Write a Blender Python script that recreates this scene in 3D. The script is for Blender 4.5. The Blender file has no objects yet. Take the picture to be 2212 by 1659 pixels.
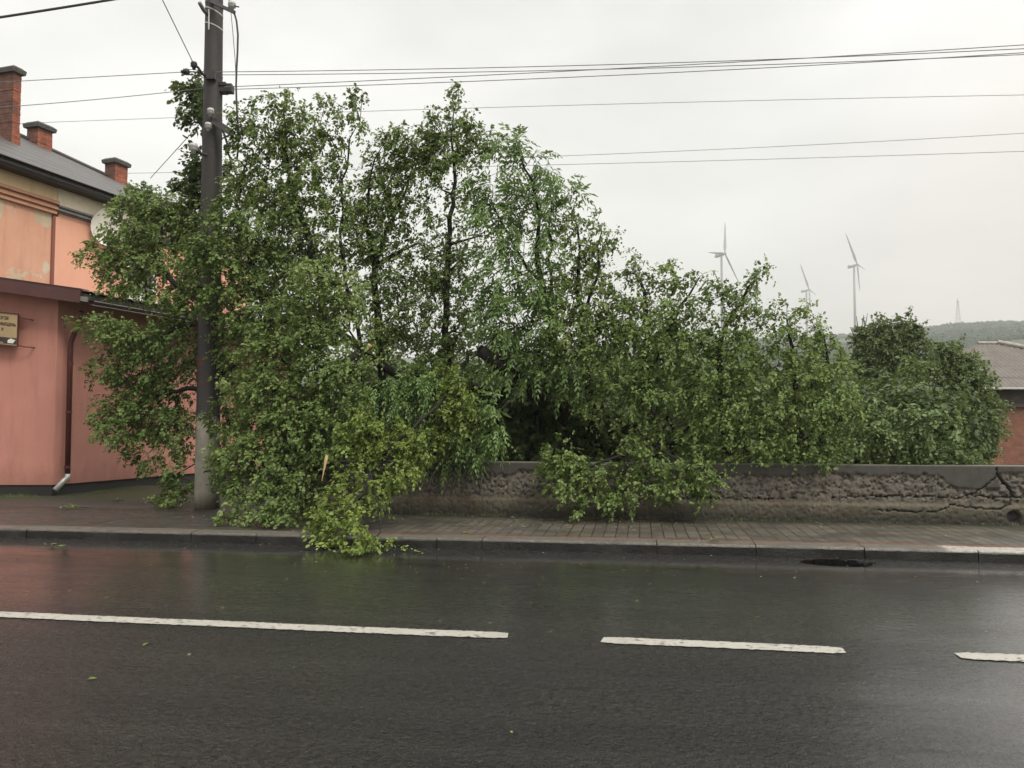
import bpy, math, random
import numpy as np
from mathutils import Vector, Matrix, noise as mnoise

SC = bpy.context.scene
R = math.radians
random.seed(7)
RNG = np.random.default_rng(11)

# ------------------------------------------------------------------ camera
# World frame: x along the road, y away across it, z up.  The camera stands at the
# origin's side of the road and looks 9 degrees to the left of straight across.
F = 1728.0                       # focal length in units of a 2212 px wide picture
YAW, PITCH, CAMZ = R(9.0), R(2.865), 1.6
cam_data = bpy.data.cameras.new("camera")
cam = bpy.data.objects.new("camera", cam_data)
SC.collection.objects.link(cam)
cam_data.sensor_width = 36.0
cam_data.lens = 36.0 * F / 2212.0
cam_data.clip_start = 0.05
cam_data.clip_end = 6000.0
cam.location = (0, 0, CAMZ)
cam.rotation_euler = (math.pi / 2 + PITCH, 0, YAW)
SC.camera = cam
RX = Matrix.Rotation(math.pi / 2 + PITCH, 3, 'X')
RZ = Matrix.Rotation(YAW, 3, 'Z')

def P(x, y, d):
    """world point seen at picture position x,y (2212 px scale) at forward depth d"""
    v = RX @ Vector(((x - 1106) / F, (829.5 - y) / F, -1.0))
    v = v * (d / v.y)
    v = RZ @ v
    return Vector((v.x, v.y, v.z + CAMZ))

def PY(x, y, Y):
    """world point on the plane at road distance Y"""
    v = RZ @ (RX @ Vector(((x - 1106) / F, (829.5 - y) / F, -1.0)))
    k = Y / v.y
    return Vector((v.x * k, Y, v.z * k + CAMZ))

def G(x, y, z=0.0):
    v = RZ @ (RX @ Vector(((x - 1106) / F, (829.5 - y) / F, -1.0)))
    k = (z - CAMZ) / v.z
    return Vector((v.x * k, v.y * k, z))

def C(xc, yc, z):
    """camera-aligned ground coordinates -> world"""
    v = RZ @ Vector((xc, yc, 0))
    return Vector((v.x, v.y, z))

# ------------------------------------------------------------------ world and light
SUN_EL, SUN_AZ = R(52), R(150)
world = bpy.data.worlds.new("World")
SC.world = world
world.use_nodes = True
wn, wl = world.node_tree.nodes, world.node_tree.links
wn.clear()
w_out = wn.new("ShaderNodeOutputWorld")
bg_sky = wn.new("ShaderNodeBackground")
bg_cloud = wn.new("ShaderNodeBackground")
w_add = wn.new("ShaderNodeAddShader")
sky = wn.new("ShaderNodeTexSky")
sky.sky_type = 'NISHITA'
sky.sun_disc = False
sky.sun_elevation = SUN_EL
sky.sun_rotation = SUN_AZ
sky.dust_density = 4.0
hs = wn.new("ShaderNodeHueSaturation")
hs.inputs['Saturation'].default_value = 0.2
wl.new(sky.outputs[0], hs.inputs['Color'])
wl.new(hs.outputs[0], bg_sky.inputs[0])
bg_sky.inputs[1].default_value = 0.05
tc = wn.new("ShaderNodeTexCoord")
sep = wn.new("ShaderNodeSeparateXYZ")
wl.new(tc.outputs['Generated'], sep.inputs[0])
def wmap(a, b, c, d, smooth=True):
    m = wn.new("ShaderNodeMapRange")
    m.interpolation_type = 'SMOOTHSTEP' if smooth else 'LINEAR'
    for i, v in enumerate((a, b, c, d)):
        m.inputs[i + 1].default_value = v
    wl.new(sep.outputs[2], m.inputs[0])
    return m
m1 = wmap(-0.05, 0.46, 0.37, 0.67)
m2 = wmap(0.46, 1.0, 0.0, 0.95)
add = wn.new("ShaderNodeMath"); add.operation = 'ADD'
wl.new(m1.outputs[0], add.inputs[0]); wl.new(m2.outputs[0], add.inputs[1])
mp = wn.new("ShaderNodeMapping"); mp.inputs['Scale'].default_value = (1.6, 1.6, 4.0)
wl.new(tc.outputs['Generated'], mp.inputs[0])
cn = wn.new("ShaderNodeTexNoise")
cn.inputs['Scale'].default_value = 1.7
cn.inputs['Detail'].default_value = 5.0
cn.inputs['Roughness'].default_value = 0.45
wl.new(mp.outputs[0], cn.inputs['Vector'])
cm = wn.new("ShaderNodeMapRange")
for i, v in enumerate((0.34, 0.66, 0.74, 1.05)):
    cm.inputs[i + 1].default_value = v
wl.new(cn.outputs[0], cm.inputs[0])
mul = wn.new("ShaderNodeMath"); mul.operation = 'MULTIPLY'
wl.new(add.outputs[0], mul.inputs[0]); wl.new(cm.outputs[0], mul.inputs[1])
# the cloud is thinner and warmer towards the right
wdot = wn.new("ShaderNodeVectorMath"); wdot.operation = 'DOT_PRODUCT'
wl.new(tc.outputs['Generated'], wdot.inputs[0])
_wd = C(.62, .78, .10).normalized(); wdot.inputs[1].default_value = tuple(_wd)
wmr = wn.new("ShaderNodeMapRange"); wmr.interpolation_type = 'SMOOTHSTEP'
for i, v in enumerate((0.93, 1.0, 0.0, 1.0)): wmr.inputs[i + 1].default_value = v
wl.new(wdot.outputs['Value'], wmr.inputs[0])
wmx = wn.new("ShaderNodeMix"); wmx.data_type = 'RGBA'
wl.new(wmr.outputs[0], wmx.inputs[0]); wmx.inputs[6].default_value = (1.0, 0.982, 0.945, 1); wmx.inputs[7].default_value = (1.07, 0.97, 0.89, 1)
wl.new(wmx.outputs[2], bg_cloud.inputs[0])
# unseen low sky behind the camera, dimmed to darken the lower foliage
sback = wn.new("ShaderNodeVectorMath"); sback.operation = 'DOT_PRODUCT'
wl.new(tc.outputs['Generated'], sback.inputs[0]); sback.inputs[1].default_value = tuple(C(0, -.96, -.28))
sbm = wn.new("ShaderNodeMapRange"); sbm.interpolation_type = 'SMOOTHSTEP'
for i, v in enumerate((0.05, 0.75, 1.0, 0.62)): sbm.inputs[i + 1].default_value = v
wl.new(sback.outputs['Value'], sbm.inputs[0])
mul2 = wn.new("ShaderNodeMath"); mul2.operation = 'MULTIPLY'
wl.new(mul.outputs[0], mul2.inputs[0]); wl.new(sbm.outputs[0], mul2.inputs[1])
wl.new(mul2.outputs[0], bg_cloud.inputs[1])
wl.new(bg_sky.outputs[0], w_add.inputs[0])
wl.new(bg_cloud.outputs[0], w_add.inputs[1])
wl.new(w_add.outputs[0], w_out.inputs[0])

sun_d = bpy.data.lights.new("sun", 'SUN')
sun_d.energy = 1.45
sun_d.angle = R(16)
sun_d.color = (1.0, 0.95, 0.86)
sun = bpy.data.objects.new("sun", sun_d)
SC.collection.objects.link(sun)
# the light comes high from the right, a little behind the camera
sdir = Vector((0.62, -0.55, 0.95)).normalized()
sun.rotation_euler = sdir.to_track_quat('Z', 'Y').to_euler()
sun.location = (0, 0, 60)
sky.sun_elevation = math.asin(sdir.z)
sky.sun_rotation = math.atan2(sdir.x, sdir.y)

SC.view_settings.view_transform = 'Standard'
SC.view_settings.look = 'None'
SC.view_settings.exposure = 0.44
SC.view_settings.gamma = 1.0
SC.render.engine = 'CYCLES'
SC.cycles.use_denoising = True
SC.cycles.max_bounces = 7
SC.cycles.diffuse_bounces = 2
SC.cycles.glossy_bounces = 3
SC.cycles.transmission_bounces = 3
SC.cycles.transparent_max_bounces = 8
SC.cycles.volume_bounces = 1
SC.cycles.sample_clamp_indirect = 6.0

# ------------------------------------------------------------------ material helpers
class NT:
    def __init__(s, name):
        s.m = bpy.data.materials.new(name)
        s.m.use_nodes = True
        s.n = s.m.node_tree.nodes; s.l = s.m.node_tree.links
        s.b = s.n['Principled BSDF']
        s.out = s.n['Material Output']
    def new(s, t, **kw):
        n = s.n.new('ShaderNode' + t)
        for k, v in kw.items():
            setattr(n, k, v)
        return n
    def set(s, sock, v):
        if isinstance(v, bpy.types.NodeSocket): s.l.new(v, sock)
        elif isinstance(v, (tuple, list)) and len(v) == 3 and len(sock.default_value) == 4: sock.default_value = (*v, 1)
        else: sock.default_value = v
    def coord(s, kind='Object', scale=None, rot=None):
        c = s.new('TexCoord').outputs[kind]
        if scale is not None or rot is not None:
            mpn = s.new('Mapping')
            s.l.new(c, mpn.inputs[0])
            if scale is not None: mpn.inputs['Scale'].default_value = scale
            if rot is not None: mpn.inputs['Rotation'].default_value = rot
            c = mpn.outputs[0]
        return c
    def pos(s, scale=None):
        c = s.new('NewGeometry').outputs['Position']
        if scale is not None:
            mpn = s.new('Mapping'); s.l.new(c, mpn.inputs[0]); mpn.inputs['Scale'].default_value = scale
            c = mpn.outputs[0]
        return c
    def noise(s, vec, scale=5, detail=4, rough=.55, dist=0):
        n = s.new('TexNoise'); s.l.new(vec, n.inputs['Vector'])
        n.inputs['Scale'].default_value = scale; n.inputs['Detail'].default_value = detail
        n.inputs['Roughness'].default_value = rough; n.inputs['Distortion'].default_value = dist
        return n.outputs[0]
    def voro(s, vec, scale=5, feature='F1', rnd=1.0):
        n = s.new('TexVoronoi', feature=feature); s.l.new(vec, n.inputs['Vector'])
        n.inputs['Scale'].default_value = scale
        n.inputs['Randomness'].default_value = rnd
        return n
    def rng(s, v, a, b, c=0.0, d=1.0, smooth=False):
        n = s.new('MapRange')
        if smooth: n.interpolation_type = 'SMOOTHSTEP'
        s.set(n.inputs[0], v)
        for i, q in enumerate((a, b, c, d)): n.inputs[i + 1].default_value = q
        return n.outputs[0]
    def mix(s, fac, a, b, mode='MIX'):
        n = s.new('Mix', data_type='RGBA', blend_type=mode)
        s.set(n.inputs[0], fac); s.set(n.inputs[6], a); s.set(n.inputs[7], b)
        return n.outputs[2]
    def math(s, op, a, b=0.0):
        n = s.new('Math', operation=op); s.set(n.inputs[0], a); s.set(n.inputs[1], b)
        return n.outputs[0]
    def xyz(s, v):
        n = s.new('SeparateXYZ'); s.l.new(v, n.inputs[0]); return n.outputs
    def bump(s, h, strength=.3, dist=.02, normal=None):
        n = s.new('Bump'); n.inputs['Strength'].default_value = strength; n.inputs['Distance'].default_value = dist
        s.set(n.inputs['Height'], h)
        if normal is not None: s.l.new(normal, n.inputs['Normal'])
        return n.outputs[0]
    def fin(s, col=None, rough=None, normal=None, spec=None, metal=None):
        b = s.b.inputs
        if col is not None: s.set(b['Base Color'], col)
        if rough is not None: s.set(b['Roughness'], rough)
        if normal is not None: s.l.new(normal, b['Normal'])
        if spec is not None: s.set(b['Specular IOR Level'], spec)
        if metal is not None: s.set(b['Metallic'], metal)
        return s.m

def plain(name, col, rough=.6, var=.25, scale=6, metal=0.0, bump=.1):
    t = NT(name)
    n = t.noise(t.pos(), scale, 5, .6)
    c = t.mix(t.rng(n, .3, .7), tuple(x * (1 - var) for x in col), tuple(min(1, x * (1 + var)) for x in col))
    return t.fin(c, t.rng(n, .3, .7, max(.05, rough - .12), min(1, rough + .1)), t.bump(t.noise(t.pos(), scale * 8, 3), bump, .01), metal=metal)

DRAIN = G(1817, 1219)            # sunken drain at the gutter
# --- asphalt
def mat_asphalt():
    t = NT('wet_asphalt')
    p = t.pos()
    x, y, z = t.xyz(p)
    agg = t.voro(p, 75)
    fine = t.noise(p, 95, 3, .7)
    mid = t.noise(p, 9, 5, .65)
    big = t.noise(t.pos((.35, 1, 1)), .9, 4, .55)
    grit = t.noise(p, 34, 4, .75)
    base = t.mix(t.rng(t.math('ADD', t.math('MULTIPLY', grit, .5), t.math('MULTIPLY', t.noise(p, 20, 4, .7), .5)), .40, .62), (.001, .0009, .0008), (.044, .040, .034))
    base = t.mix(t.rng(big, .38, .62, 0, .75), base, (.010, .0092, .0082))
    base = t.mix(t.rng(t.noise(t.pos((.08, 1.6, 1)), 1.5, 3, .5), .48, .62, 0, .45), base, (.030, .028, .025))
    seam = t.math('ABSOLUTE', t.math('SUBTRACT', t.math('ADD', y, t.math('MULTIPLY', t.noise(p, 2.5, 4, .7), .08)), 6.02), 0)
    seam = t.math('MULTIPLY', t.rng(seam, .006, .016, 1, 0), t.math('MULTIPLY', t.rng(x, 2.4, 2.7), t.rng(t.noise(p, 3, 2), .38, .46)))
    base = t.mix(seam, base, (.002, .002, .002))
    chip = t.rng(agg.outputs['Color'], .82, .95)
    base = t.mix(t.math('MULTIPLY', chip, .5), base, (.10, .095, .088))
    # water film: stronger towards the far gutter
    gut = t.rng(y, 6.8, 9.6, 0, 1, True)
    streak = t.noise(t.pos((.5, 3.0, 1)), 2.6, 6, .7)
    film = t.rng(t.math('ADD', t.math('MULTIPLY', gut, .42), streak), .62, .88, 0, 1, True)
    film = t.math('MULTIPLY', film, t.rng(y, 9.3, 9.7, 1, .15))
    rough = t.mix(film, t.rng(mid, .3, .7, .22, .34), (.10, .10, .10))
    base = t.mix(t.math('MULTIPLY', film, .6), base, (.007, .0065, .006))
    base = t.mix(t.rng(z, -.025, -.045), base, (.004, .0035, .003))
    h = t.math('ADD', t.math('MULTIPLY', agg.outputs['Distance'], -.6), t.math('MULTIPLY', fine, .7))
    h = t.math('ADD', h, t.math('MULTIPLY', mid, 1.1))
    h = t.math('ADD', h, t.math('MULTIPLY', grit, 1.3))
    coarse = t.noise(p, 21, 3, .6)
    hs_ = t.math('MULTIPLY', t.math('ADD', h, t.math('MULTIPLY', coarse, 2.4)), t.rng(film, 0, 1, 1.0, .06))
    damp = t.rng(t.math('ADD', t.math('SUBTRACT', x, t.math('MULTIPLY', y, .25)), t.math('MULTIPLY', t.noise(t.pos((.5, 1, 1)), 1.1, 5, .65), 1.6)), .2, 2.3, 1.0, .45, True)
    nb = t.bump(t.math('MULTIPLY', hs_, damp), 1.0, .022)
    base = t.mix(t.rng(y, 9.4, 9.8, 0, .7), base, (.005, .0045, .004))
    wet = t.math('MULTIPLY', t.rng(y, 5.2, 7.2, .02, 1.0, True), t.rng(t.noise(t.pos((.4, 1.8, 1)), 2.3, 7, .72), .34, .60, .55, 1.0))
    # standing water lies over the right hand side of the carriageway
    puddle = t.rng(t.math('ADD', t.math('SUBTRACT', x, t.math('MULTIPLY', y, .25)), t.math('MULTIPLY', t.noise(t.pos((.5, 1, 1)), 1.1, 5, .65), 1.6)), .2, 2.3, 0, .95, True)
    wet = t.math('MAXIMUM', wet, puddle)
    wet = t.math('MULTIPLY', wet, t.rng(y, 9.45, 9.8, 1, .18))
    ddx = t.math('MULTIPLY', t.math('SUBTRACT', x, DRAIN.x), 1 / .41); ddy = t.math('MULTIPLY', t.math('SUBTRACT', y, 9.87), 1 / .27)
    de = t.math('ADD', t.math('MULTIPLY', ddx, ddx), t.math('MULTIPLY', ddy, ddy))
    hole = t.rng(de, 1.15, .95)
    wet = t.math('MULTIPLY', wet, t.math('SUBTRACT', 1.0, hole))
    base = t.mix(hole, base, (.006, .005, .004))
    t.set(t.b.inputs['Coat Weight'], t.math('MAXIMUM', t.math('SUBTRACT', wet, 0), 0.0))
    t.set(t.b.inputs['Coat Roughness'], t.rng(y, 8.3, 9.4, .16, .09))
    t.b.inputs['Coat IOR'].default_value = 1.5
    t.l.new(t.bump(t.math('MULTIPLY', t.math('ADD', coarse, t.math('MULTIPLY', mid, .5)), t.rng(y, 8.3, 9.4, 1.0, .45)), .19, .012), t.b.inputs['Coat Normal'])
    sp = t.rng(hole, 0, 1, .5, .05)
    t.set(t.b.inputs['Specular IOR Level'], sp)
    return t.fin(base, rough, nb)
M_ROAD = mat_asphalt()

def mat_marking():
    t = NT('worn_road_paint')
    p = t.pos()
    fine = t.noise(p, 60, 3, .7)
    worn = t.rng(t.math('ADD', t.noise(t.pos((.6, 1, 1)), 26, 4, .75), t.math('MULTIPLY', t.noise(p, 3, 3), .4)), .76, .84)
    agg = t.voro(p, 75)
    base = t.mix(t.rng(t.noise(p, 3, 4), .3, .7), (.36, .34, .295), (.46, .44, .385))
    base = t.mix(worn, base, (.03, .028, .026))
    h = t.math('ADD', t.math('MULTIPLY', agg.outputs['Distance'], -.6), fine)
    return t.fin(base, .5, t.bump(h, .6, .008))
M_MARK = mat_marking()

def mat_paving():
    t = NT('brick_paving')
    p = t.pos()
    x, y, z = t.xyz(p)
    br = t.new('TexBrick')
    t.l.new(p, br.inputs['Vector'])
    br.offset = 0.0; br.squash = 1.0
    br.inputs['Scale'].default_value = 1.0
    br.inputs['Brick Width'].default_value = .16
    br.inputs['Row Height'].default_value = .40
    br.inputs['Mortar Size'].default_value = .008
    br.inputs['Mortar Smooth'].default_value = .3
    br.inputs['Color1'].default_value = (.082, .072, .056, 1)
    br.inputs['Color2'].default_value = (.120, .105, .082, 1)
    br.inputs['Mortar'].default_value = (.010, .007, .006, 1)
    pave = br.outputs[0]
    ly = t.math('FRACT', t.math('MULTIPLY', y, 10.0), 0)
    pave = t.mix(t.rng(ly, .0, .09, .55, 0), pave, (.02, .017, .014))
    # one narrow red row beside the kerb
    red = t.math('MULTIPLY', t.rng(y, 10.67, 10.68), t.rng(y, 10.75, 10.76, 1, 0))
    pave = t.mix(t.math('MULTIPLY', red, .8), pave, (.20, .055, .040))
    stripe = t.math('ADD', t.math('MULTIPLY', t.rng(y, 10.65, 10.655), t.rng(y, 10.67, 10.675, 1, 0)),
                    t.math('MULTIPLY', t.rng(y, 10.755, 10.76), t.rng(y, 10.77, 10.775, 1, 0)))
    pave = t.mix(stripe, pave, (.02, .018, .016))
    # the paving runs out into muddy old asphalt to the left
    dirt = t.noise(p, 1.1, 6, .62)
    grime = t.noise(p, 14, 5, .7)
    old = t.mix(t.rng(grime, .3, .7), (.026, .023, .019), (.056, .050, .042))
    left = t.rng(t.math('ADD', x, t.math('MULTIPLY', dirt, 3.0)), -3.4, -1.6, 1, 0, True)
    c = t.mix(left, pave, old)
    c = t.mix(t.rng(dirt, .48, .66, 0, .7), c, (.036, .032, .026))
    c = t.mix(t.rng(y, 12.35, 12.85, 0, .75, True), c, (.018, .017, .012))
    c = t.mix(t.rng(grime, .45, .75, .0, .35), c, (.12, .11, .095))
    rough = t.rng(t.noise(p, 3, 4), .35, .65, .30, .60)
    h = t.math('ADD', t.math('MULTIPLY', br.outputs['Fac'], t.math('SUBTRACT', t.math('MULTIPLY', left, 1.0), 1.0)), t.math('MULTIPLY', grime, .7))
    return t.fin(c, rough, t.bump(h, .6, .01))
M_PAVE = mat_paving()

def mat_kerb():
    t = NT('kerb_concrete')
    p = t.pos(); x, y, z = t.xyz(p)
    g = t.noise(p, 18, 6, .7)
    b = t.noise(p, 2.2, 4, .6)
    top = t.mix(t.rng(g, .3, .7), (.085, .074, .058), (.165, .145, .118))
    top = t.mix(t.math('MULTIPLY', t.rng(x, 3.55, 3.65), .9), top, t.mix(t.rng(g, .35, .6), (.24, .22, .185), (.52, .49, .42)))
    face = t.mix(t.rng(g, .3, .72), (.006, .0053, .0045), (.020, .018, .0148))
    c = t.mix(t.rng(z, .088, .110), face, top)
    c = t.mix(t.rng(b, .5, .7, 0, .5), c, (.045, .042, .034))
    h = t.math('ADD', g, t.math('MULTIPLY', t.voro(p, 40).outputs['Distance'], .5))
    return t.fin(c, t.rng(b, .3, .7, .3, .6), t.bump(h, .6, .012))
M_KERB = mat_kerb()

def mat_wallconc():
    t = NT('rubble_concrete')
    p = t.pos(); x, y, z = t.xyz(p)
    at = t.new('Attribute'); at.attribute_name = 'crack'
    crack = at.outputs['Fac']
    a2 = t.new('Attribute'); a2.attribute_name = 'render_coat'
    coat = a2.outputs['Fac']
    big = t.noise(p, 2.6, 5, .6)
    med = t.noise(p, 11, 6, .72)
    fine = t.noise(p, 45, 4, .7)
    st = t.voro(t.pos((1, 1, 1.3)), 13)
    c = t.mix(t.rng(med, .32, .68), (.056, .049, .040), (.170, .150, .122))
    c = t.mix(t.math('MULTIPLY', t.rng(t.xyz(st.outputs['Color'])[0], .60, .85), .6), c, (.21, .175, .135))
    c = t.mix(t.rng(t.noise(p, 4.5, 4, .6), .52, .66, 0, .5), c, (.19, .155, .115))
    c = t.mix(t.rng(fine, .55, .75, 0, .7), c, (.15, .13, .105))
    c = t.mix(t.rng(t.noise(p, 19, 5, .75), .54, .60, 0, .9), c, (.018, .015, .012))
    # lichen and moss near the foot
    moss = t.math('MULTIPLY', t.rng(z, .70, .25), t.rng(big, .42, .62))
    c = t.mix(t.math('MULTIPLY', moss, .65), c, t.mix(t.rng(med, .3, .7), (.030, .032, .012), (.060, .050, .022)))
    rust = t.rng(t.noise(p, 1.7, 3, .5), .60, .70, 0, .45)
    c = t.mix(t.math('MULTIPLY', t.rng(z, .50, .40), .55), c, t.mix(t.rng(med, .3, .7), (.050, .045, .024), (.115, .095, .055)))
    c = t.mix(rust, c, (.060, .030, .019))
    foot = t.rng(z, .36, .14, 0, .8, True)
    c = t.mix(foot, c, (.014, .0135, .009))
    cap = t.mix(t.rng(med, .3, .7), (.046, .042, .035), (.082, .075, .062))
    cap = t.mix(t.rng(t.noise(t.pos((1, 1, .2)), 6, 4), .5, .7, 0, .4), cap, (.024, .022, .018))
    cap = t.mix(t.rng(z, .962, .974), cap, (.13, .125, .10))
    c = t.mix(coat, c, cap)
    c = t.mix(t.rng(crack, .2, .8), c, (.014, .011, .009))
    h = t.math('ADD', t.math('MULTIPLY', med, t.rng(coat, 0, 1, 1.2, .1)), t.math('MULTIPLY', fine, .5))
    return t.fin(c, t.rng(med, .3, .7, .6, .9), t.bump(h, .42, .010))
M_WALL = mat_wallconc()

def mat_plaster(name, c1, c2, peel=None, grime=.3, scale=1.2):
    t = NT(name)
    p = t.pos(); x, y, z = t.xyz(p)
    n = t.noise(p, scale, 5, .6)
    f = t.noise(p, 30, 4, .7)
    c = t.mix(t.rng(n, .3, .7), c1, c2)
    c = t.mix(t.rng(t.noise(t.pos((3, 3, .35)), 1.8, 5, .6), .5, .75, 0, grime), c, tuple(q * .55 for q in c1))
    spk = t.noise(p, 42, 3, .8)
    c = t.mix(t.rng(spk, .58, .72, 0, .30), c, tuple(q * .6 for q in c1))
    splash = t.math('ADD', z, t.math('MULTIPLY', t.noise(t.pos((2, 2, .8)), 2.5, 5, .6), -.9))
    c = t.mix(t.rng(splash, .45, -.15, 0, .45, True), c, tuple(q * .45 for q in c1))
    if peel:
        pn = t.noise(p, .75, 5, .55, .8)
        c = t.mix(t.rng(pn, .545, .56), c, t.mix(t.rng(n, .3, .7), (.50, .38, .24), (.68, .57, .42)))
        c = t.mix(t.rng(t.noise(t.pos((1, 1, 1)), .9, 5, .6, .5), .64, .655), c, (.34, .29, .23))
    return t.fin(c, .85, t.bump(t.math('ADD', f, t.math('MULTIPLY', t.noise(p, 90, 2), .6)), .35, .01))
M_ORANGE = mat_plaster('orange_plaster', (.84, .415, .275), (.90, .46, .32), grime=.15)
M_OLDORANGE = mat_plaster('old_peeling_plaster', (.66, .33, .215), (.74, .40, .27), peel=True)
M_PINK = mat_plaster('pink_rough_plaster', (.49, .215, .165), (.55, .25, .195), grime=.35)
M_PLINTH = plain('plinth_cement', (.022, .020, .018), .8, .3)
M_TANC = mat_plaster('tan_cornice_plaster', (.86, .62, .38), (.90, .68, .44), grime=.4)
M_CREAM = plain('cream_cornice_paint', (.88, .75, .57), .7, .1)
M_GREYTRIM = plain('grey_trim', (.22, .21, .20), .6, .2)
M_DARKWOOD = plain('dark_eaves_board', (.030, .024, .021), .7, .3)
M_MAROON = plain('maroon_sheet_metal', (.085, .030, .026), .42, .25, 3)
M_PIPE = plain('dark_red_downpipe', (.090, .022, .016), .4, .25, 8)
M_GALV = plain('galvanised_metal', (.42, .42, .40), .35, .2, 12, metal=.4)
M_WHITE = plain('white_paint', (.74, .72, .66), .5, .06)
M_GLASS = plain('window_glass', (.10, .11, .11), .08, .2, 1, bump=0)
M_RUST = plain('rusty_iron', (.16, .055, .032), .7, .35, 20)
M_DARKMETAL = plain('dark_metal', (.035, .033, .032), .5, .3, 12)
M_PORC = plain('porcelain', (.45, .44, .42), .25, .12, 20)
M_CABLE = plain('cable_rubber', (.030, .030, .030), .5, .15, 5)
M_WIRE = plain('weathered_wire', (.17, .165, .16), .5, .15, 5)
M_TURB = plain('turbine_white', (.17, .18, .185), .5, .04, .05, bump=0)
M_LATT = plain('mast_paint', (.33, .20, .19), .6, .2, .3, bump=0)
M_SPLINT = plain('fresh_split_wood', (.62, .42, .22), .6, .15, 30)

def mat_brick(name, c1, c2, mortar, w=.25, h=.075, m=.008, soot=0.0, sootz=0):
    t = NT(name)
    uv = t.coord('UV')
    br = t.new('TexBrick'); t.l.new(uv, br.inputs['Vector'])
    br.inputs['Scale'].default_value = 1.0
    br.inputs['Brick Width'].default_value = w; br.inputs['Row Height'].default_value = h
    br.inputs['Mortar Size'].default_value = m
    br.inputs['Color1'].default_value = (*c1, 1); br.inputs['Color2'].default_value = (*c2, 1)
    br.inputs['Mortar'].default_value = (*mortar, 1)
    n = t.noise(t.pos(), 5, 5, .65)
    c = t.mix(t.rng(n, .35, .75, 0, .5), br.outputs[0], tuple(q * .45 for q in c1))
    c = t.mix(t.rng(t.noise(t.pos(), 1.1, 3), .5, .7, 0, .35), c, tuple(q * 1.25 for q in c2))
    if soot:
        c = t.mix(t.rng(t.math('ADD', t.noise(t.pos(), 3, 4), soot), .5, .8), c, (.055, .045, .040))
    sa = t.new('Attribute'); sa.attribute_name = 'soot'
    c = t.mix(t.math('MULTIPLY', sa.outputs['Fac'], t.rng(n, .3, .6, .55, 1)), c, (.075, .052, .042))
    hgt = t.math('ADD', t.math('MULTIPLY', br.outputs['Fac'], -1.0), t.math('MULTIPLY', n, .6))
    return t.fin(c, .85, t.bump(hgt, .6, .012))
M_BRICK = mat_brick('orange_brick', (.34, .095, .050), (.44, .14, .075), (.12, .075, .055), soot=-.02)
M_BRICKH = mat_brick('house_brick', (.235, .088, .056), (.31, .125, .082), (.17, .11, .085), .26, .08, .010)
M_BRICKD = mat_brick('dark_frieze_brick', (.085, .062, .055), (.12, .085, .072), (.06, .05, .045), .26, .08, .008)

def mat_slate():
    t = NT('grey_slate_roof')
    uv = t.coord('UV')
    br = t.new('TexBrick'); t.l.new(uv, br.inputs['Vector'])
    br.inputs['Scale'].default_value = 1
    br.inputs['Brick Width'].default_value = 1.1; br.inputs['Row Height'].default_value = .55
    br.inputs['Mortar Size'].default_value = .012
    br.inputs['Color1'].default_value = (.080, .072, .068, 1); br.inputs['Color2'].default_value = (.098, .090, .086, 1)
    br.inputs['Mortar'].default_value = (.048, .042, .040, 1)
    n = t.noise(t.pos(), 2.2, 5, .6)
    sp = t.noise(t.coord('UV', (1.0, 7, 1)), 2.2, 4, .6)
    c = t.mix(t.rng(n, .35, .7, 0, .5), br.outputs[0], (.085, .08, .077))
    c = t.mix(t.rng(sp, .64, .67, 0, .85), c, (.03, .028, .027))
    return t.fin(c, .5, t.bump(t.math('ADD', n, br.outputs['Fac']), .3, .01))
M_SLATE = mat_slate()

def mat_sheetroof():
    t = NT('fibre_cement_sheet')
    uv = t.coord('UV'); u, v, w = t.xyz(uv)
    n = t.noise(t.pos(), 1.6, 6, .65)
    c = t.mix(t.rng(n, .3, .7), (.13, .114, .10), (.185, .163, .143))
    vv = t.math('FRACT', t.math('MULTIPLY', v, 1 / 1.15), 0)
    c = t.mix(t.rng(vv, .0, .045, .75, 0), c, (.06, .052, .046))
    c = t.mix(t.rng(t.noise(t.pos(), 7, 4), .55, .75, 0, .45), c, (.13, .12, .095))
    return t.fin(c, .75, t.bump(n, .2, .01))
M_SHEET = mat_sheetroof()

def mat_pole():
    t = NT('pole_concrete')
    p = t.pos(); x, y, z = t.xyz(p)
    g = t.noise(t.pos((1, 1, .45)), 9, 6, .7)
    f = t.noise(p, 50, 3, .6)
    b = t.noise(t.pos((1, 1, .5)), 3.5, 4, .6)
    low = t.mix(t.rng(g, .3, .7), (.20, .185, .145), (.34, .31, .25))
    low = t.mix(t.rng(b, .45, .68, 0, .65), low, (.12, .115, .08))
    low = t.mix(t.rng(z, .45, .12, 0, .7), low, (.13, .10, .065))
    hi = t.mix(t.rng(g, .3, .7), (.029, .0245, .022), (.043, .036, .032))
    hi = t.mix(t.rng(f, .55, .7, 0, .4), hi, (.085, .073, .064))
    edge = t.math('ADD', z, t.math('MULTIPLY', t.math('SUBTRACT', g, .5), .35))
    c = t.mix(t.rng(edge, 1.66, 1.76), low, hi)
    redn = t.math('MULTIPLY', t.math('MULTIPLY', t.rng(z, 2.25, 2.35), t.rng(z, 2.75, 2.85, 1, 0)), t.rng(t.noise(p, 4.0, 3), .56, .60))
    c = t.mix(t.math('MULTIPLY', redn, .7), c, (.12, .022, .016))
    return t.fin(c, t.rng(g, .3, .7, .5, .75), t.bump(t.math('ADD', g, f), .35, .01))
M_POLE = mat_pole()

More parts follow.
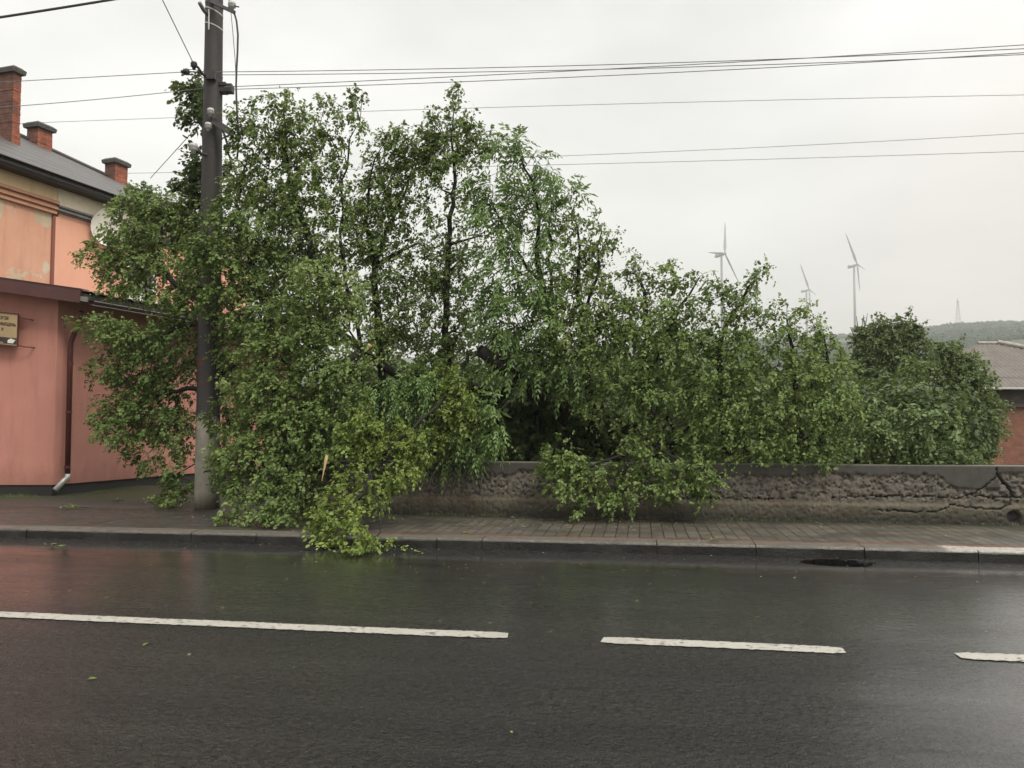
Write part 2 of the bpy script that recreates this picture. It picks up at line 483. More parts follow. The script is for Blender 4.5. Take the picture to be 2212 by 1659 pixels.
def mat_ground():
    t = NT('grassy_ground')
    p = t.pos()
    n = t.noise(p, .012, 6, .65); m = t.noise(p, .05, 5, .6); f = t.noise(p, .6, 5, .7)
    c = t.mix(t.rng(n, .4, .6), (.026, .046, .014), (.055, .082, .026))
    c = t.mix(t.rng(m, .48, .58), c, (.030, .052, .024))
    c = t.mix(t.rng(f, .35, .7, 0, .5), c, (.045, .062, .022))
    return t.fin(c, .9, t.bump(f, .5, .2))
M_GROUND = mat_ground()
M_FOREST = plain('hill_wood', (.018, .034, .014), .9, .4, .03)
M_SOIL = plain('damp_soil', (.040, .034, .024), .8, .4, 5)

def mat_leaf(name, dark, mid, light, rough=.45, trans=.28, back=1.4):
    t = NT(name)
    at = t.new('Attribute'); at.attribute_name = 'tone'
    tone = at.outputs['Fac']
    c = t.mix(t.rng(tone, 0, .5), dark, mid)
    c = t.mix(t.rng(tone, .5, 1.0), c, light)
    geo = t.new('NewGeometry')
    pale = t.mix(.3, tuple(min(1, q * back) for q in mid), (.15, .18, .09))
    c = t.mix(t.math('MULTIPLY', geo.outputs['Backfacing'], .55), c, pale)
    t.fin(c, rough, spec=.28)
    tr = t.new('BsdfTranslucent')
    t.l.new(t.mix(.5, c, t.mix(.6, light, (.25, .32, .05)), 'MIX'), tr.inputs[0])
    ms = t.new('MixShader'); ms.inputs[0].default_value = trans
    t.l.new(t.b.outputs[0], ms.inputs[1]); t.l.new(tr.outputs[0], ms.inputs[2])
    t.l.new(ms.outputs[0], t.out.inputs[0])
    return t.m
ML_MAIN = mat_leaf('broad_leaf', (.046, .074, .016), (.150, .220, .056), (.33, .395, .150))
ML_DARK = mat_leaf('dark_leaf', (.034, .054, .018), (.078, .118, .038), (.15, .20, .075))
ML_ASH = mat_leaf('ash_leaf', (.052, .095, .025), (.135, .220, .062), (.25, .35, .13), rough=.4)
ML_YEL = mat_leaf('young_leaf', (.070, .105, .018), (.165, .23, .045), (.30, .37, .09))
ML_GREY = mat_leaf('grey_green_leaf', (.040, .066, .022), (.105, .152, .048), (.19, .245, .09))
ML_BIG = mat_leaf('shrub_leaf', (.055, .088, .026), (.125, .18, .06), (.26, .33, .16))
M_BARK = plain('wet_dark_bark', (.013, .0105, .008), .85, .45, 14, bump=.6)

# ------------------------------------------------------------------ object helpers
COL = SC.collection
def parent_keep(ch, par):
    ch.parent = par
    ch.matrix_parent_inverse = Matrix.Translation(par.location).inverted() if par.type == 'EMPTY' or par.parent is None else Matrix.Identity(4)

def world_loc(o):
    l = Vector(o.location)
    while o.parent:
        o = o.parent
    return l

class MB:
    def __init__(s):
        s.v = []; s.f = []; s.uv = []
    def quad(s, a, b, c, d, uv=None):
        i = len(s.v)
        s.v += [tuple(a), tuple(b), tuple(c), tuple(d)]
        s.f.append((i, i + 1, i + 2, i + 3))
        if uv is None:
            a, b, c, d = map(Vector, (a, b, c, d))
            if abs(a.z - b.z) < 1e-3 and abs(c.z - b.z) > 1e-3:
                du = (b - a).length
                uv = [(0, a.z), (du, b.z), (du, c.z), (0, d.z)]
            else:
                du, dv = (b - a).length, (d - a).length
                uv = [(0, 0), (du, 0), (du, dv), (0, dv)]
        s.uv += uv
    def poly(s, pts):
        i = len(s.v); s.v += [tuple(p) for p in pts]
        s.f.append(tuple(range(i, i + len(pts)))); s.uv += [(p[0], p[1]) for p in pts]
    def prism(s, base, top):
        """base, top: matching loops (counter-clockwise from above)"""
        n = len(base)
        for k in range(n):
            s.quad(base[k], base[(k + 1) % n], top[(k + 1) % n], top[k])
        s.poly(top); s.poly(base[::-1])
    def box(s, c, sx, sy, sz, ax=(1, 0, 0), ay=(0, 1, 0), az=(0, 0, 1)):
        c = Vector(c); ax = Vector(ax) * sx / 2; ay = Vector(ay) * sy / 2; az = Vector(az) * sz / 2
        b = [c - ax - ay - az, c + ax - ay - az, c + ax + ay - az, c - ax + ay - az]
        s.prism(b, [p + 2 * az for p in b])
    def tube(s, pts, r, n=8, cap=True):
        pts = [Vector(p) for p in pts]
        rs = r if isinstance(r, (list, tuple)) else [r] * len(pts)
        i0 = len(s.v)
        up = None
        for k, p in enumerate(pts):
            d = (pts[min(k + 1, len(pts) - 1)] - pts[max(k - 1, 0)])
            d = d.normalized() if d.length > 1e-9 else Vector((0, 0, 1))
            if up is None:
                up = d.orthogonal().normalized()
            up = (up - d * up.dot(d))
            up = up.normalized() if up.length > 1e-6 else d.orthogonal().normalized()
            w = d.cross(up)
            for j in range(n):
                a = 2 * math.pi * j / n
                s.v.append(tuple(p + (up * math.cos(a) + w * math.sin(a)) * rs[k]))
        for k in range(len(pts) - 1):
            for j in range(n):
                a, b = i0 + k * n + j, i0 + k * n + (j + 1) % n
                s.f.append((a, b, b + n, a + n)); s.uv += [(0, 0), (.1, 0), (.1, .1), (0, .1)]
        if cap:
            for base, rev in ((i0, True), (i0 + (len(pts) - 1) * n, False)):
                l = list(range(base, base + n))
                s.f.append(tuple(l[::-1] if rev else l)); s.uv += [(0, 0)] * n
    def build(s, name, mat, parent=None, smooth=False, **tags):
        me = bpy.data.meshes.new(name)
        org = Vector((0, 0, 0))
        if parent is None and not tags.get('kind'):
            a = np.array(s.v)
            org = Vector((a[:, 0].mean(), a[:, 1].mean(), a[:, 2].min()))
        vs = [(p[0] - org.x, p[1] - org.y, p[2] - org.z) for p in s.v] if org.length else s.v
        me.from_pydata(vs, [], s.f)
        ul = me.uv_layers.new(name='UVMap')
        if len(s.uv) == len(me.loops):
            ul.data.foreach_set('uv', np.array(s.uv, dtype=np.float32).ravel())
        if smooth:
            me.polygons.foreach_set('use_smooth', [True] * len(me.polygons))
        me.materials.append(mat)
        o = bpy.data.objects.new(name, me)
        COL.objects.link(o)
        o.location = org
        if parent is not None:
            root = parent
            while root.parent: root = root.parent
            o.parent = parent
            o.matrix_parent_inverse = Matrix.Translation(root.location).inverted() if parent is root else Matrix.Identity(4)
        tag(o, **tags)
        return o

def tag(o, label=None, cat=None, group=None, kind=None):
    if label: o['label'] = label
    if cat: o['category'] = cat
    if group: o['group'] = group
    if kind: o['kind'] = kind
    return o

def thing(name, loc, label, cat, group=None):
    o = bpy.data.objects.new(name, None)
    o.location = loc
    o.empty_display_size = .3
    COL.objects.link(o)
    return tag(o, label, cat, group)

def grid_mesh(name, X, Y, Z, mat, kind='structure', smooth=True, attrs=None, parent=None):
    """X,Y,Z 2-D arrays"""
    ny, nx = X.shape
    co = np.stack([X, Y, Z], -1).reshape(-1, 3).astype(np.float32)
    idx = np.arange(ny * nx).reshape(ny, nx)
    q = np.stack([idx[:-1, :-1], idx[:-1, 1:], idx[1:, 1:], idx[1:, :-1]], -1).reshape(-1, 4)
    me = bpy.data.meshes.new(name)
    me.vertices.add(len(co)); me.vertices.foreach_set('co', co.ravel())
    me.loops.add(q.size); me.loops.foreach_set('vertex_index', q.ravel().astype(np.int32))
    me.polygons.add(len(q))
    me.polygons.foreach_set('loop_start', (np.arange(len(q)) * 4).astype(np.int32))
    me.polygons.foreach_set('loop_total', np.full(len(q), 4, dtype=np.int32))
    me.update(calc_edges=True)
    if smooth: me.polygons.foreach_set('use_smooth', np.ones(len(q), dtype=bool))
    for k, a in (attrs or {}).items():
        at = me.attributes.new(k, 'FLOAT', 'POINT'); at.data.foreach_set('value', a.astype(np.float32).ravel())
    me.materials.append(mat)
    o = bpy.data.objects.new(name, me); COL.objects.link(o)
    if kind: o['kind'] = kind
    if parent is not None:
        o.parent = parent; o.matrix_parent_inverse = Matrix.Translation(parent.location).inverted()
    return o

# smooth value noise in numpy
def vnoise(x, y, seed=0):
    xi = np.floor(x).astype(np.int64); yi = np.floor(y).astype(np.int64)
    fx = x - xi; fy = y - yi
    fx = fx * fx * (3 - 2 * fx); fy = fy * fy * (3 - 2 * fy)
    def h(a, b):
        n = (a * 374761393 + b * 668265263 + seed * 1442695041) & 0xffffffff
        n = ((n ^ (n >> 13)) * 1274126177) & 0xffffffff
        return ((n ^ (n >> 16)) & 0xffff) / 65535.0
    return (h(xi, yi) * (1 - fx) + h(xi + 1, yi) * fx) * (1 - fy) + (h(xi, yi + 1) * (1 - fx) + h(xi + 1, yi + 1) * fx) * fy
def fbm(x, y, o=4, seed=0):
    s = 0; a = .5; t = 0
    for k in range(o):
        s = s + a * vnoise(x * 2 ** k, y * 2 ** k, seed + k); t += a; a *= .55
    return s / t
def sstep(a, b, x):
    t = np.clip((x - a) / (b - a), 0, 1); return t * t * (3 - 2 * t)

# ------------------------------------------------------------------ terrain
KERB_Y, WALL_Y = 10.20, 12.85
def elev_tan(az):                # az: camera-relative azimuth tangent -> hill ridge tangent
    px = 1106 + F * az
    return (916 - np.interp(px, [0, 880, 1830, 2070, 2212, 2800], [790, 769, 724, 698, 695, 715])) / F
def terrain_z(X, Y):
    c, s_ = math.cos(YAW), math.sin(YAW)
    xc = X * c + Y * s_; yc = -X * s_ + Y * c
    r = np.hypot(xc, yc)
    az = np.clip(xc / np.maximum(yc, 1e-3), -3, 3)
    front = sstep(0.15, .6, yc / np.maximum(r, 1e-3))
    H = elev_tan(az) * 1150 / np.sqrt(1 + az * az)
    hill = H * np.clip((r - 120) / 1030, 0, 1) ** 1.15 * front
    hill = hill + (fbm(X / 90, Y / 90, 4, 3) - .5) * 9 * sstep(150, 500, r) * front
    drop = -2.2 * sstep(13.4, 17.0, Y) * sstep(-7.5, -4.5, X - (Y - 13) * .15)
    near = np.where(Y < 13.35, -.12, 0.085)
    near = np.where(X > -6.2, -.12, near)
    return near + drop + hill + 0.05 * (fbm(X * .8, Y * .8, 3, 9) - .5) * sstep(14, 18, Y)
rr = np.concatenate([[0, 2, 5], np.geomspace(8, 1620, 170)])
aa = np.linspace(-math.pi, math.pi, 401)
A_, R_ = np.meshgrid(aa + YAW, rr)
X = -np.sin(A_) * R_; Y = np.cos(A_) * R_
grid_mesh('ground', X, Y, terrain_z(X, Y), M_GROUND)

# woods along the hill (one far mass nobody could count)
def blob_forest():
    n = 16000
    px = RNG.uniform(1500, 2400, n); r = RNG.uniform(500, 1195, n)
    t = (px - 1106) / F
    yc = r / np.sqrt(1 + t * t); xc = yc * t
    c, s_ = math.cos(YAW), math.sin(YAW)
    X = xc * c - yc * s_; Y = xc * s_ + yc * c
    keep = (fbm(X / 120, Y / 120, 3, 21) > .47) | (r > 1100)
    X, Y, r = X[keep], Y[keep], r[keep]
    Z = terrain_z(X, Y)
    ico = [(0, 0, 1), (.89, 0, .45), (.28, .85, .45), (-.72, .53, .45), (-.72, -.53, .45), (.28, -.85, .45),
           (.72, .53, -.3), (-.28, .85, -.3), (-.89, 0, -.3), (-.28, -.85, -.3), (.72, -.53, -.3)]
    fc = [(0, 1, 2), (0, 2, 3), (0, 3, 4), (0, 4, 5), (0, 5, 1), (1, 6, 2), (2, 7, 3), (3, 8, 4), (4, 9, 5), (5, 10, 1),
          (2, 6, 7), (3, 7, 8), (4, 8, 9), (5, 9, 10), (1, 10, 6)]
    ico = np.array(ico)
    nb = len(X)
    sc = RNG.uniform(1.6, 3.8, (nb, 1, 1)) * RNG.uniform(.7, 1.25, (nb, 1, 3))
    V = ico[None] * sc * (1 + RNG.uniform(-.25, .25, (nb, 11, 1)))
    V[:, :, 0] += X[:, None]; V[:, :, 1] += Y[:, None]; V[:, :, 2] += Z[:, None] + sc[:, :, 2] * .5
    m = MB(); m.v = V.reshape(-1, 3).tolist()
    m.f = [tuple(a + 11 * k for a in f) for k in range(nb) for f in fc]
    m.build('hill_forest', M_FOREST, kind='stuff', label='dark distant woods spread over the hazy hillside', cat='forest')
blob_forest()

# ------------------------------------------------------------------ road
def road():
    xs = np.unique(np.concatenate([np.linspace(-90, -8, 42), np.arange(-8, 9.01, .10), np.linspace(9, 90, 42), np.arange(DRAIN.x - .6, DRAIN.x + .6, .03)]))
    ys = np.unique(np.concatenate([np.arange(2.2, 9, .25), np.arange(9, 10.205, .04), [10.21]]))
    X, Y = np.meshgrid(xs, ys)
    Z = (fbm(X * .5, Y * .5, 3, 4) - .5) * .012 - .012 * sstep(8.8, 10.2, Y)
    Z = Z * sstep(90, 60, np.abs(X)) if False else Z
    dx = (X - DRAIN.x) / .38; dy = (Y - 9.86) / .25
    e = np.sqrt(dx * dx + dy * dy) + (fbm(X * 9, Y * 9, 3, 8) - .5) * .5
    Z = Z - .15 * (1 - sstep(.90, 1.0, e))
    ro = grid_mesh('road', X, Y, Z, M_ROAD)
    zq = np.maximum(np.maximum(Z[:-1, :-1], Z[1:, 1:]), np.maximum(Z[1:, :-1], Z[:-1, 1:])) - np.minimum(np.minimum(Z[:-1, :-1], Z[1:, 1:]), np.minimum(Z[1:, :-1], Z[:-1, 1:]))
    ro.data.polygons.foreach_set('use_smooth', (zq < .02).ravel())
road()

def marking(x0, x1, seed):
    """painted dash between two picture columns, on the line across the road"""
    a, b = x0, x1
    rnd = random.Random(seed)
    n = max(8, int((b - a) / .022))
    yc = 6.03; hw = .086
    m = MB()
    top, bot = [], []
    for k in range(n + 1):
        t = k / n; x = a + (b - a) * t
        end = min(k, n - k)
        sh = 1.0 if end > 4 else .72 + .07 * end
        top.append((x + rnd.uniform(-.01, .01), yc + hw * sh + rnd.uniform(-.008, .008), 0))
        bot.append((x + rnd.uniform(-.01, .01), yc - hw * sh + rnd.uniform(-.008, .008), 0))
    for k in range(n):
        q = [bot[k], bot[k + 1], top[k + 1], top[k]]
        q = [(p[0], p[1], float((fbm(np.array(p[0] * .5), np.array(p[1] * .5), 3, 4) - .5) * .012) + .007) for p in q]
        m.quad(*q)
    m.build('lane_marking', M_MARK, kind='structure')
marking(-14.0, G(1100, 1370).x, 1)
marking(G(1301, 1381).x, G(1815, 1399).x, 2)
marking(G(2058, 1408).x, 9.0, 3)
marking(10.3, 13.3, 4)

# near kerb and pavement behind the camera
m = MB(); m.box((0, 1.9, .03), 180, .15, .24); m.build('near_kerb', M_KERB, kind='structure')
m = MB(); m.quad((-90, -30, .12), (90, -30, .12), (90, 1.825, .12), (-90, 1.825, .12)); m.build('near_pavement', M_PAVE, kind='structure')

# pavement (broad behind the pole on the left)
def pavement():
    xs = np.arange(-60, 61, .25)
    ys = np.concatenate([np.arange(10.515, 13.0, .12), [13.0]])
    X, Y = np.meshgrid(xs, ys)
    Z = .118 + (fbm(X * 1.4, Y * 1.4, 3, 5) - .5) * .022 - .01
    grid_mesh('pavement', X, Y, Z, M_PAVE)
    xs = np.arange(-60, -5.9, .3); ys = np.arange(13.0, 17.01, .2)
    X, Y = np.meshgrid(xs, ys)
    Z = .112 + (fbm(X * 1.4, Y * 1.4, 3, 5) - .5) * .03 - .008
    Z = Z + 0.02 * (Y - 13)
    grid_mesh('verge', X, Y, Z, M_PAVE2)
t = NT('muddy_verge')
pp = t.pos(); gg = t.noise(pp, 3, 6, .65)
cc = t.mix(t.rng(t.noise(pp, 16, 5, .7), .3, .7), (.028, .025, .020), (.058, .052, .044))
cc = t.mix(t.math('MULTIPLY', t.rng(t.xyz(pp)[1], 13.9, 14.6), t.rng(gg, .3, .5)), cc, (.035, .050, .018))
M_PAVE2 = t.fin(cc, .6, t.bump(gg, .4, .02))
pavement()

def kerb():
    m = MB(); rnd = random.Random(3)
    joints = [G(x, 1380 / 1.1573, .12).x for x in (238, 417, 1003, 1422, 1647, 1884)]
    js = []
    x = joints[0]
    while x > -40: x -= 1.26; js.append(x)
    js = js[::-1] + [joints[0], joints[1], joints[1] + 1.25, joints[1] + 2.5] + joints[2:]
    x = joints[-1]
    while x < 40: x += 1.26; js.append(x)
    js = sorted(js)
    for a, b in zip(js[:-1], js[1:]):
        if b - a < .3: continue
        n = max(2, int((b - a) / .06))
        dz = rnd.uniform(-.006, .006); dy = rnd.uniform(-.006, .006)
        g = .006
        xs = [a + g + (b - a - 2 * g) * k / n for k in range(n + 1)]
        prof = []
        for k, xx in enumerate(xs):
            j = rnd.uniform(-.004, .004); j2 = rnd.uniform(-.004, .004)
            chip = .012 if rnd.random() < .08 else 0
            y0 = KERB_Y + dy
            prof.append([(xx, y0 + .002, -.09), (xx, y0 + j * .6, .085 + dz + j), (xx, y0 + .018 + chip, .118 + dz + j2 - chip), (xx, y0 + .315, .121 + dz), (xx, y0 + .32, -.09)])
        for k in range(n):
            for q in range(4):
                m.quad(prof[k][q], prof[k + 1][q], prof[k + 1][q + 1], prof[k][q + 1])
        m.poly(prof[0][::-1]); m.poly(prof[-1])
    m.quad((-60, KERB_Y + .02, -.06), (60, KERB_Y + .02, -.06), (60, KERB_Y + .02, .09), (-60, KERB_Y + .02, .09))
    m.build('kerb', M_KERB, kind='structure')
kerb()

# ------------------------------------------------------------------ cracked wall
def wall():
    x0, x1, top, z0 = -5.6, 14.0, .978, .08
    nx, nz = 1150, 52
    xs = np.concatenate([np.linspace(x0, 8.8, nx), np.linspace(8.85, x1, 120)])
    zs = np.linspace(z0, top, nz)
    X, Z = np.meshgrid(xs, zs)
    # places seen in the picture -> wall coordinates
    def wp(sx, sy):                       # full-size picture pixels
        p = PY(sx / 1.1573, sy / 1.1573, WALL_Y); return np.array((p.x, p.z))
    def zoomp(zx, zy): return wp(2300 + zx * 260 / 2157, 1140 + zy * 200 / 1659)
    lines = [([(1600, 240), (1600, 420), (1480, 560), (1250, 690), (1080, 800), (850, 880), (200, 850), (-900, 840), (-1800, 880)], .0085),
             ([(1600, 380), (1750, 560), (1900, 700), (1930, 860)], .022),
             ([(1080, 810), (1500, 880), (2300, 870), (3200, 900)], .011),
             ([(680, 1010), (920, 1060), (1350, 1100), (1700, 1100), (1900, 1000), (1890, 860)], .010),
             ([(680, 1010), (400, 1150), (-200, 1160), (-900, 1120)], .008),
             ([(-2600, 870), (-3400, 900), (-4600, 880), (-6000, 900)], .005)]
    crack = np.zeros_like(X)
    wob = (fbm(X * 14, Z * 14, 3, 31) - .5) * .06
    wob2 = (fbm(X * 14 + 50, Z * 14, 3, 37) - .5) * .06
    for pts, w in lines:
        P_ = [zoomp(*q) for q in pts]
        for a, b in zip(P_[:-1], P_[1:]):
            d = b - a; L2 = d @ d
            px, pz = X + wob - a[0], Z + wob2 - a[1]
            tt = np.clip((px * d[0] + pz * d[1]) / L2, 0, 1)
            dist = np.hypot(px - tt * d[0], pz - tt * d[1])
            crack = np.maximum(crack, 1 - sstep(w * .5, w * 1.3, dist))
    hole = zoomp(1950, 1280)
    dh = np.hypot((X - hole[0]) / .10, (Z - hole[1]) / .11) + wob * 4
    hole_m = 1 - sstep(.7, 1.1, dh)
    # smooth render coat along the top, with a ragged lower edge and one big patch
    edge = .825 + (fbm(X * 2.2, X * 0 + 1, 5, 41) - .5) * .16 + (fbm(X * 14, Z * 14, 3, 43) - .5) * .07
    patch_c = zoomp(1250, 480)
    patch = np.exp(-(((X - patch_c[0]) / .42) ** 4 + ((Z - patch_c[1] - .02) / .17) ** 4))
    right = sstep(zoomp(1640, 0)[0] - .02, zoomp(1640, 0)[0] + .02, X)
    coat = sstep(-.012, .012, Z - edge + patch * .4 + (fbm(X * 30, Z * 30, 2, 44) - .5) * .03)
    coat = coat * (1 - right * (1 - sstep(.86, .9, Z)) )
    amp = .35 + .65 * sstep(.40, .48, Z + (fbm(X * 3, Z * 3, 3, 53) - .5) * .08)
    rough = ((fbm(X * 7, Z * 9, 4, 51) - .5) * .012 + (fbm(X * 26, Z * 30, 3, 57) - .5) * .026) * amp
    pits = sstep(.58, .66, fbm(X * 22, Z * 26, 3, 61)) * .03 * amp
    lower = -.03 * sstep(.42, .36, Z)         # the foot course steps forward
    low_edge = .46
    Yf = WALL_Y + (1 - coat) * (.022 + rough + pits) + coat * .0 + crack * .045 + hole_m * .06 + lower * sstep(.0, 1, 1 - coat)
    Yf = Yf + (fbm(X * 1.2, Z * 1.2, 3, 71) - .5) * .02
    root = thing('concrete_wall', (2.0, WALL_Y + .15, .08), 'low crumbling concrete wall with a rough cracked face along the pavement', 'wall')
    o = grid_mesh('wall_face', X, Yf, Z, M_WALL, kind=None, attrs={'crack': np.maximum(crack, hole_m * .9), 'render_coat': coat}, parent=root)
    # top and back
    n = len(xs)
    Xt = np.stack([xs] * 4); Yt = np.stack([Yf[-1], Yf[-1] + .012, np.full(n, WALL_Y + .29), np.full(n, WALL_Y + .30)])
    tz = top + (fbm(xs * 1.5, xs * 0, 3, 81) - .5) * .006
    Zt = np.stack([np.full(n, top), tz + .006, tz + .006, tz - 3.0])
    grid_mesh('wall_top', Xt, Yt, Zt, M_WALL, kind=None, smooth=False, attrs={'crack': Xt * 0, 'render_coat': Xt * 0 + 1}, parent=root)
    mb = MB()
    mb.quad((x0, WALL_Y + .30, z0 - .3), (x0, WALL_Y + .005, z0 - .3), (x0, WALL_Y + .005, top), (x0, WALL_Y + .30, top))
    mb.build('wall_end', M_WALL, root)
wall()

# ------------------------------------------------------------------ two-storey orange house
# house frame: s runs away along the long wall, n points out of it to the right
HS = Vector((.292, .956)); HN = Vector((.956, -.292)); HO = Vector((-12.2, 17.4))
def H(s, n, z):
    q = HO + HS * s + HN * n
    return C(q.x, q.y, z)
def Hs(px, n, base=None):
    """s on the plane n=const seen in picture column px"""
    t = (px - 1106) / F
    o = HO + HN * n
    return (t * o.y - o.x) / (HS.x - t * HS.y)
def Hz(px, py, n):
    s = Hs(px, n); q = HO + HS * s + HN * n
    return (916 - py) / F * q.y + CAMZ
def axes(a, b):
    return dict(ax=(H(1, 0, 0) - H(0, 0, 0)).normalized() if a else None)
AS = (H(1, 0, 0) - H(0, 0, 0)).normalized(); AN = (H(0, 1, 0) - H(0, 0, 0)).normalized(); AZ = Vector((0, 0, 1))

def house():
    EAVE = 7.50
    root = thing('orange_house', H(4, -3, .05), 'two storey orange plastered house with slate roof and brick chimneys', 'house')
    s0, s1, sj = -3.0, 10.5, Hs(107, 0)
    def hbox(m, s_a, s_b, n_a, n_b, z_a, z_b):
        b = [H(s_a, n_a, z_a), H(s_a, n_b, z_a), H(s_b, n_b, z_a), H(s_b, n_a, z_a)]
        m.prism(b, [p + Vector((0, 0, z_b - z_a)) for p in b])
    m = MB(); hbox(m, s0, sj - .10, -7.8, 0, -.3, EAVE); o = m.build('old_wall', M_OLDORANGE, root)
    o['label'] = 'faded orange wall with peeling plaster patches'
    # fresh wall with a real window opening
    ws, we, wz, wt = Hs(267, 0), Hs(267, 0) + 1.25, Hz(290, 645, 0), Hz(290, 645, 0) + 1.55
    m = MB()
    hbox(m, sj + .10, ws, -7.8, .012, -.3, EAVE)
    hbox(m, we, s1, -7.8, .012, -.3, EAVE)
    hbox(m, ws, we, -7.8, .010, -.3, wz); hbox(m, ws, we, -7.8, .010, wt, EAVE)
    m.build('fresh_wall', M_ORANGE, root)
    m = MB(); hbox(m, sj - .10, sj - .02, -7.5, .05, 2.0, EAVE - .7); m.build('corner_strip', M_MAROON2, root)
    m = MB(); hbox(m, sj - .02, sj + .10, -7.5, .03, 2.0, EAVE - .7); m.build('corner_edge', M_ORANGE, root)
    # window
    m = MB()
    for a, b, c, d in ((ws, ws + .16, wz, wt), (we - .16, we, wz, wt)):
        hbox(m, a, b, -.16, -.06, c, d)
    hbox(m, ws + .16, we - .16, -.16, -.06, wz, wz + .08); hbox(m, ws + .16, we - .16, -.16, -.06, wt - .08, wt)
    hbox(m, (ws + we) / 2 - .04, (ws + we) / 2 + .04, -.15, -.05, wz + .08, wt - .08)
    w = m.build('window', M_WHITE, root)
    m = MB(); hbox(m, ws + .16, we - .16, -.13, -.115, wz + .08, wt - .08); m.build('pane', M_GLASS, w)
    m = MB(); hbox(m, ws - .05, we + .05, -.14, .10, wz - .05, wz + .01); m.build('sill', M_WHITE, w)
    # cornice: stepped mouldings, tan on the old half, cream on the fresh half
    m = MB()
    hbox(m, s0, sj - .02, -.5, .10, EAVE - .34, EAVE)
    o = m.build('tan_frieze', M_TANC, root)
    m = MB()
    for k, (za, zb, n_) in enumerate(((.34, .42, .17), (.42, .48, .08), (.48, .55, .13), (.55, .60, .06), (.60, .66, .09))):
        hbox(m, s0, sj - .02, -.5, n_, EAVE - zb, EAVE - za - .004)
    m.build('cornice_moulding', M_OLDORANGE2, root)
    m = MB(); hbox(m, sj - .02, s1, -.5, .12, EAVE - .42, EAVE - .002); m.build('cream_frieze', M_CREAM, root)
    m = MB()
    for za, zb, n_ in ((.424, .47, .16), (.474, .52, .10), (.524, .56, .14), (.564, .60, .06)):
        hbox(m, sj - .02, s1, -.5, n_, EAVE - zb, EAVE - za)
    m.build('grey_moulding', M_GREYTRIM, root)
    # eaves and roof
    m = MB(); hbox(m, s0 - .3, s1 + .3, -.45, .43, EAVE + .004, EAVE + .06); m.build('eaves_board', M_DARKWOOD, root)
    gt = []
    for k in range(9):
        a = math.pi * k / 8
        gt.append((.50 - .085 * math.cos(a), EAVE + .06 - .085 * math.sin(a)))
    m = MB()
    for (n1, z1), (n2, z2) in zip(gt[:-1], gt[1:]):
        m.quad(H(s0 - .3, n1, z1), H(s1 + .3, n1, z1), H(s1 + .3, n2, z2), H(s0 - .3, n2, z2))
        m.quad(H(s0 - .3, n1, z1 + .006), H(s0 - .3, n2, z2 + .006), H(s1 + .3, n2, z2 + .006), H(s1 + .3, n1, z1 + .006))
    m.build('gutter', M_DARKMETAL, root, smooth=True)
    m = MB(); hbox(m, s0 - .3, s1 + .3, .38, .415, EAVE + .06, EAVE + .20); m.build('fascia', M_DARKWOOD, root)
    RN, RZ_ = -4.0, Hz(112, 325, -4.0)
    s_ref = Hs(112, -4.0)
    def RZs(s): return RZ_ - .062 * (s - s_ref)
    ez = EAVE + .20
    m = MB()
    rs1 = s1 + .3; rs0 = s0 - .3
    nrow = 9
    for k in range(nrow):
        t0, t1 = k / nrow, (k + 1) / nrow
        def rp(s, t, lift): return H(s, .50 + (RN - .50) * t, ez + (RZs(s) - ez) * t + lift)
        a, b, c, d = rp(rs0, t0, .012), rp(rs1, t0, .012), rp(rs1, t1, .008), rp(rs0, t1, .008)
        L = rs1 - rs0
        m.quad(a, b, c, d, uv=[(0, k * .55), (L, k * .55), (L, k * .55 + .55), (0, k * .55 + .55)])
        m.quad(rp(rs0, t0, -.01), rp(rs1, t0, -.01), b, a)
    a, b = H(rs0, RN, RZs(rs0)), H(rs1, RN, RZs(rs1))
    c, d = H(rs1, RN * 2 - .50, ez), H(rs0, RN * 2 - .50, ez)
    m.quad(b, a, d, c)
    roof = m.build('roof', M_SLATE, root)
    m = MB(); m.tube([H(rs0, RN, RZs(rs0) + .02), H(rs1, RN, RZs(rs1) + .02)], .08, 8); m.build('ridge_cap', M_SLATE, roof)
    for ss in (rs0 + .32, rs1 - .32):
        m = MB()
        p = [H(ss, 0, EAVE + .06), H(ss, -7.8, EAVE + .06), H(ss, RN, RZs(ss) - .08)]
        m.poly(p); m.poly(p[::-1])
        m.build('gable', M_OLDORANGE, root)
    # chimneys, laid course by course
    def chimney(px, n_, ytop, wn, wsd, basey, step, cap_dark=True):
        s_ = Hs(px, n_); zt = Hz(px, ytop, n_)
        zb = ez + (RZs(s_) - ez) * max(0, min(1, (n_ - .62) / (RN - .62))) - .9
        rnd = random.Random(int(px))
        m = MB(); z = zb; hgt = zt - .14
        while z < hgt:
            e = rnd.uniform(-.007, .007) + (.035 if z < zb + (hgt - zb) * step else 0)
            g = rnd.uniform(-.007, .007)
            b = [H(s_ - e, n_ - wn - g, z), H(s_ - e, n_ + e, z), H(s_ + wsd + g, n_ + e, z), H(s_ + wsd + g, n_ - wn - g, z)]
            m.prism(b, [p + Vector((0, 0, .076)) for p in b]); z += .078
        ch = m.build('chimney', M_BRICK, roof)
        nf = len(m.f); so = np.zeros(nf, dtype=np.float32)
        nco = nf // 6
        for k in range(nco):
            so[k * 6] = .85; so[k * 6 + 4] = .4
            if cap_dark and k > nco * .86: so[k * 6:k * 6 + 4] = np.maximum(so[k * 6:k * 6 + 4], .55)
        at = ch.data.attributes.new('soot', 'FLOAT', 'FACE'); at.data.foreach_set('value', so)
        m = MB(); e = .07
        b = [H(s_ - e, n_ - wn - e, zt - .15), H(s_ - e, n_ + e, zt - .15), H(s_ + wsd + e, n_ + e, zt - .15), H(s_ + wsd + e, n_ - wn - e, zt - .15)]
        e = .085
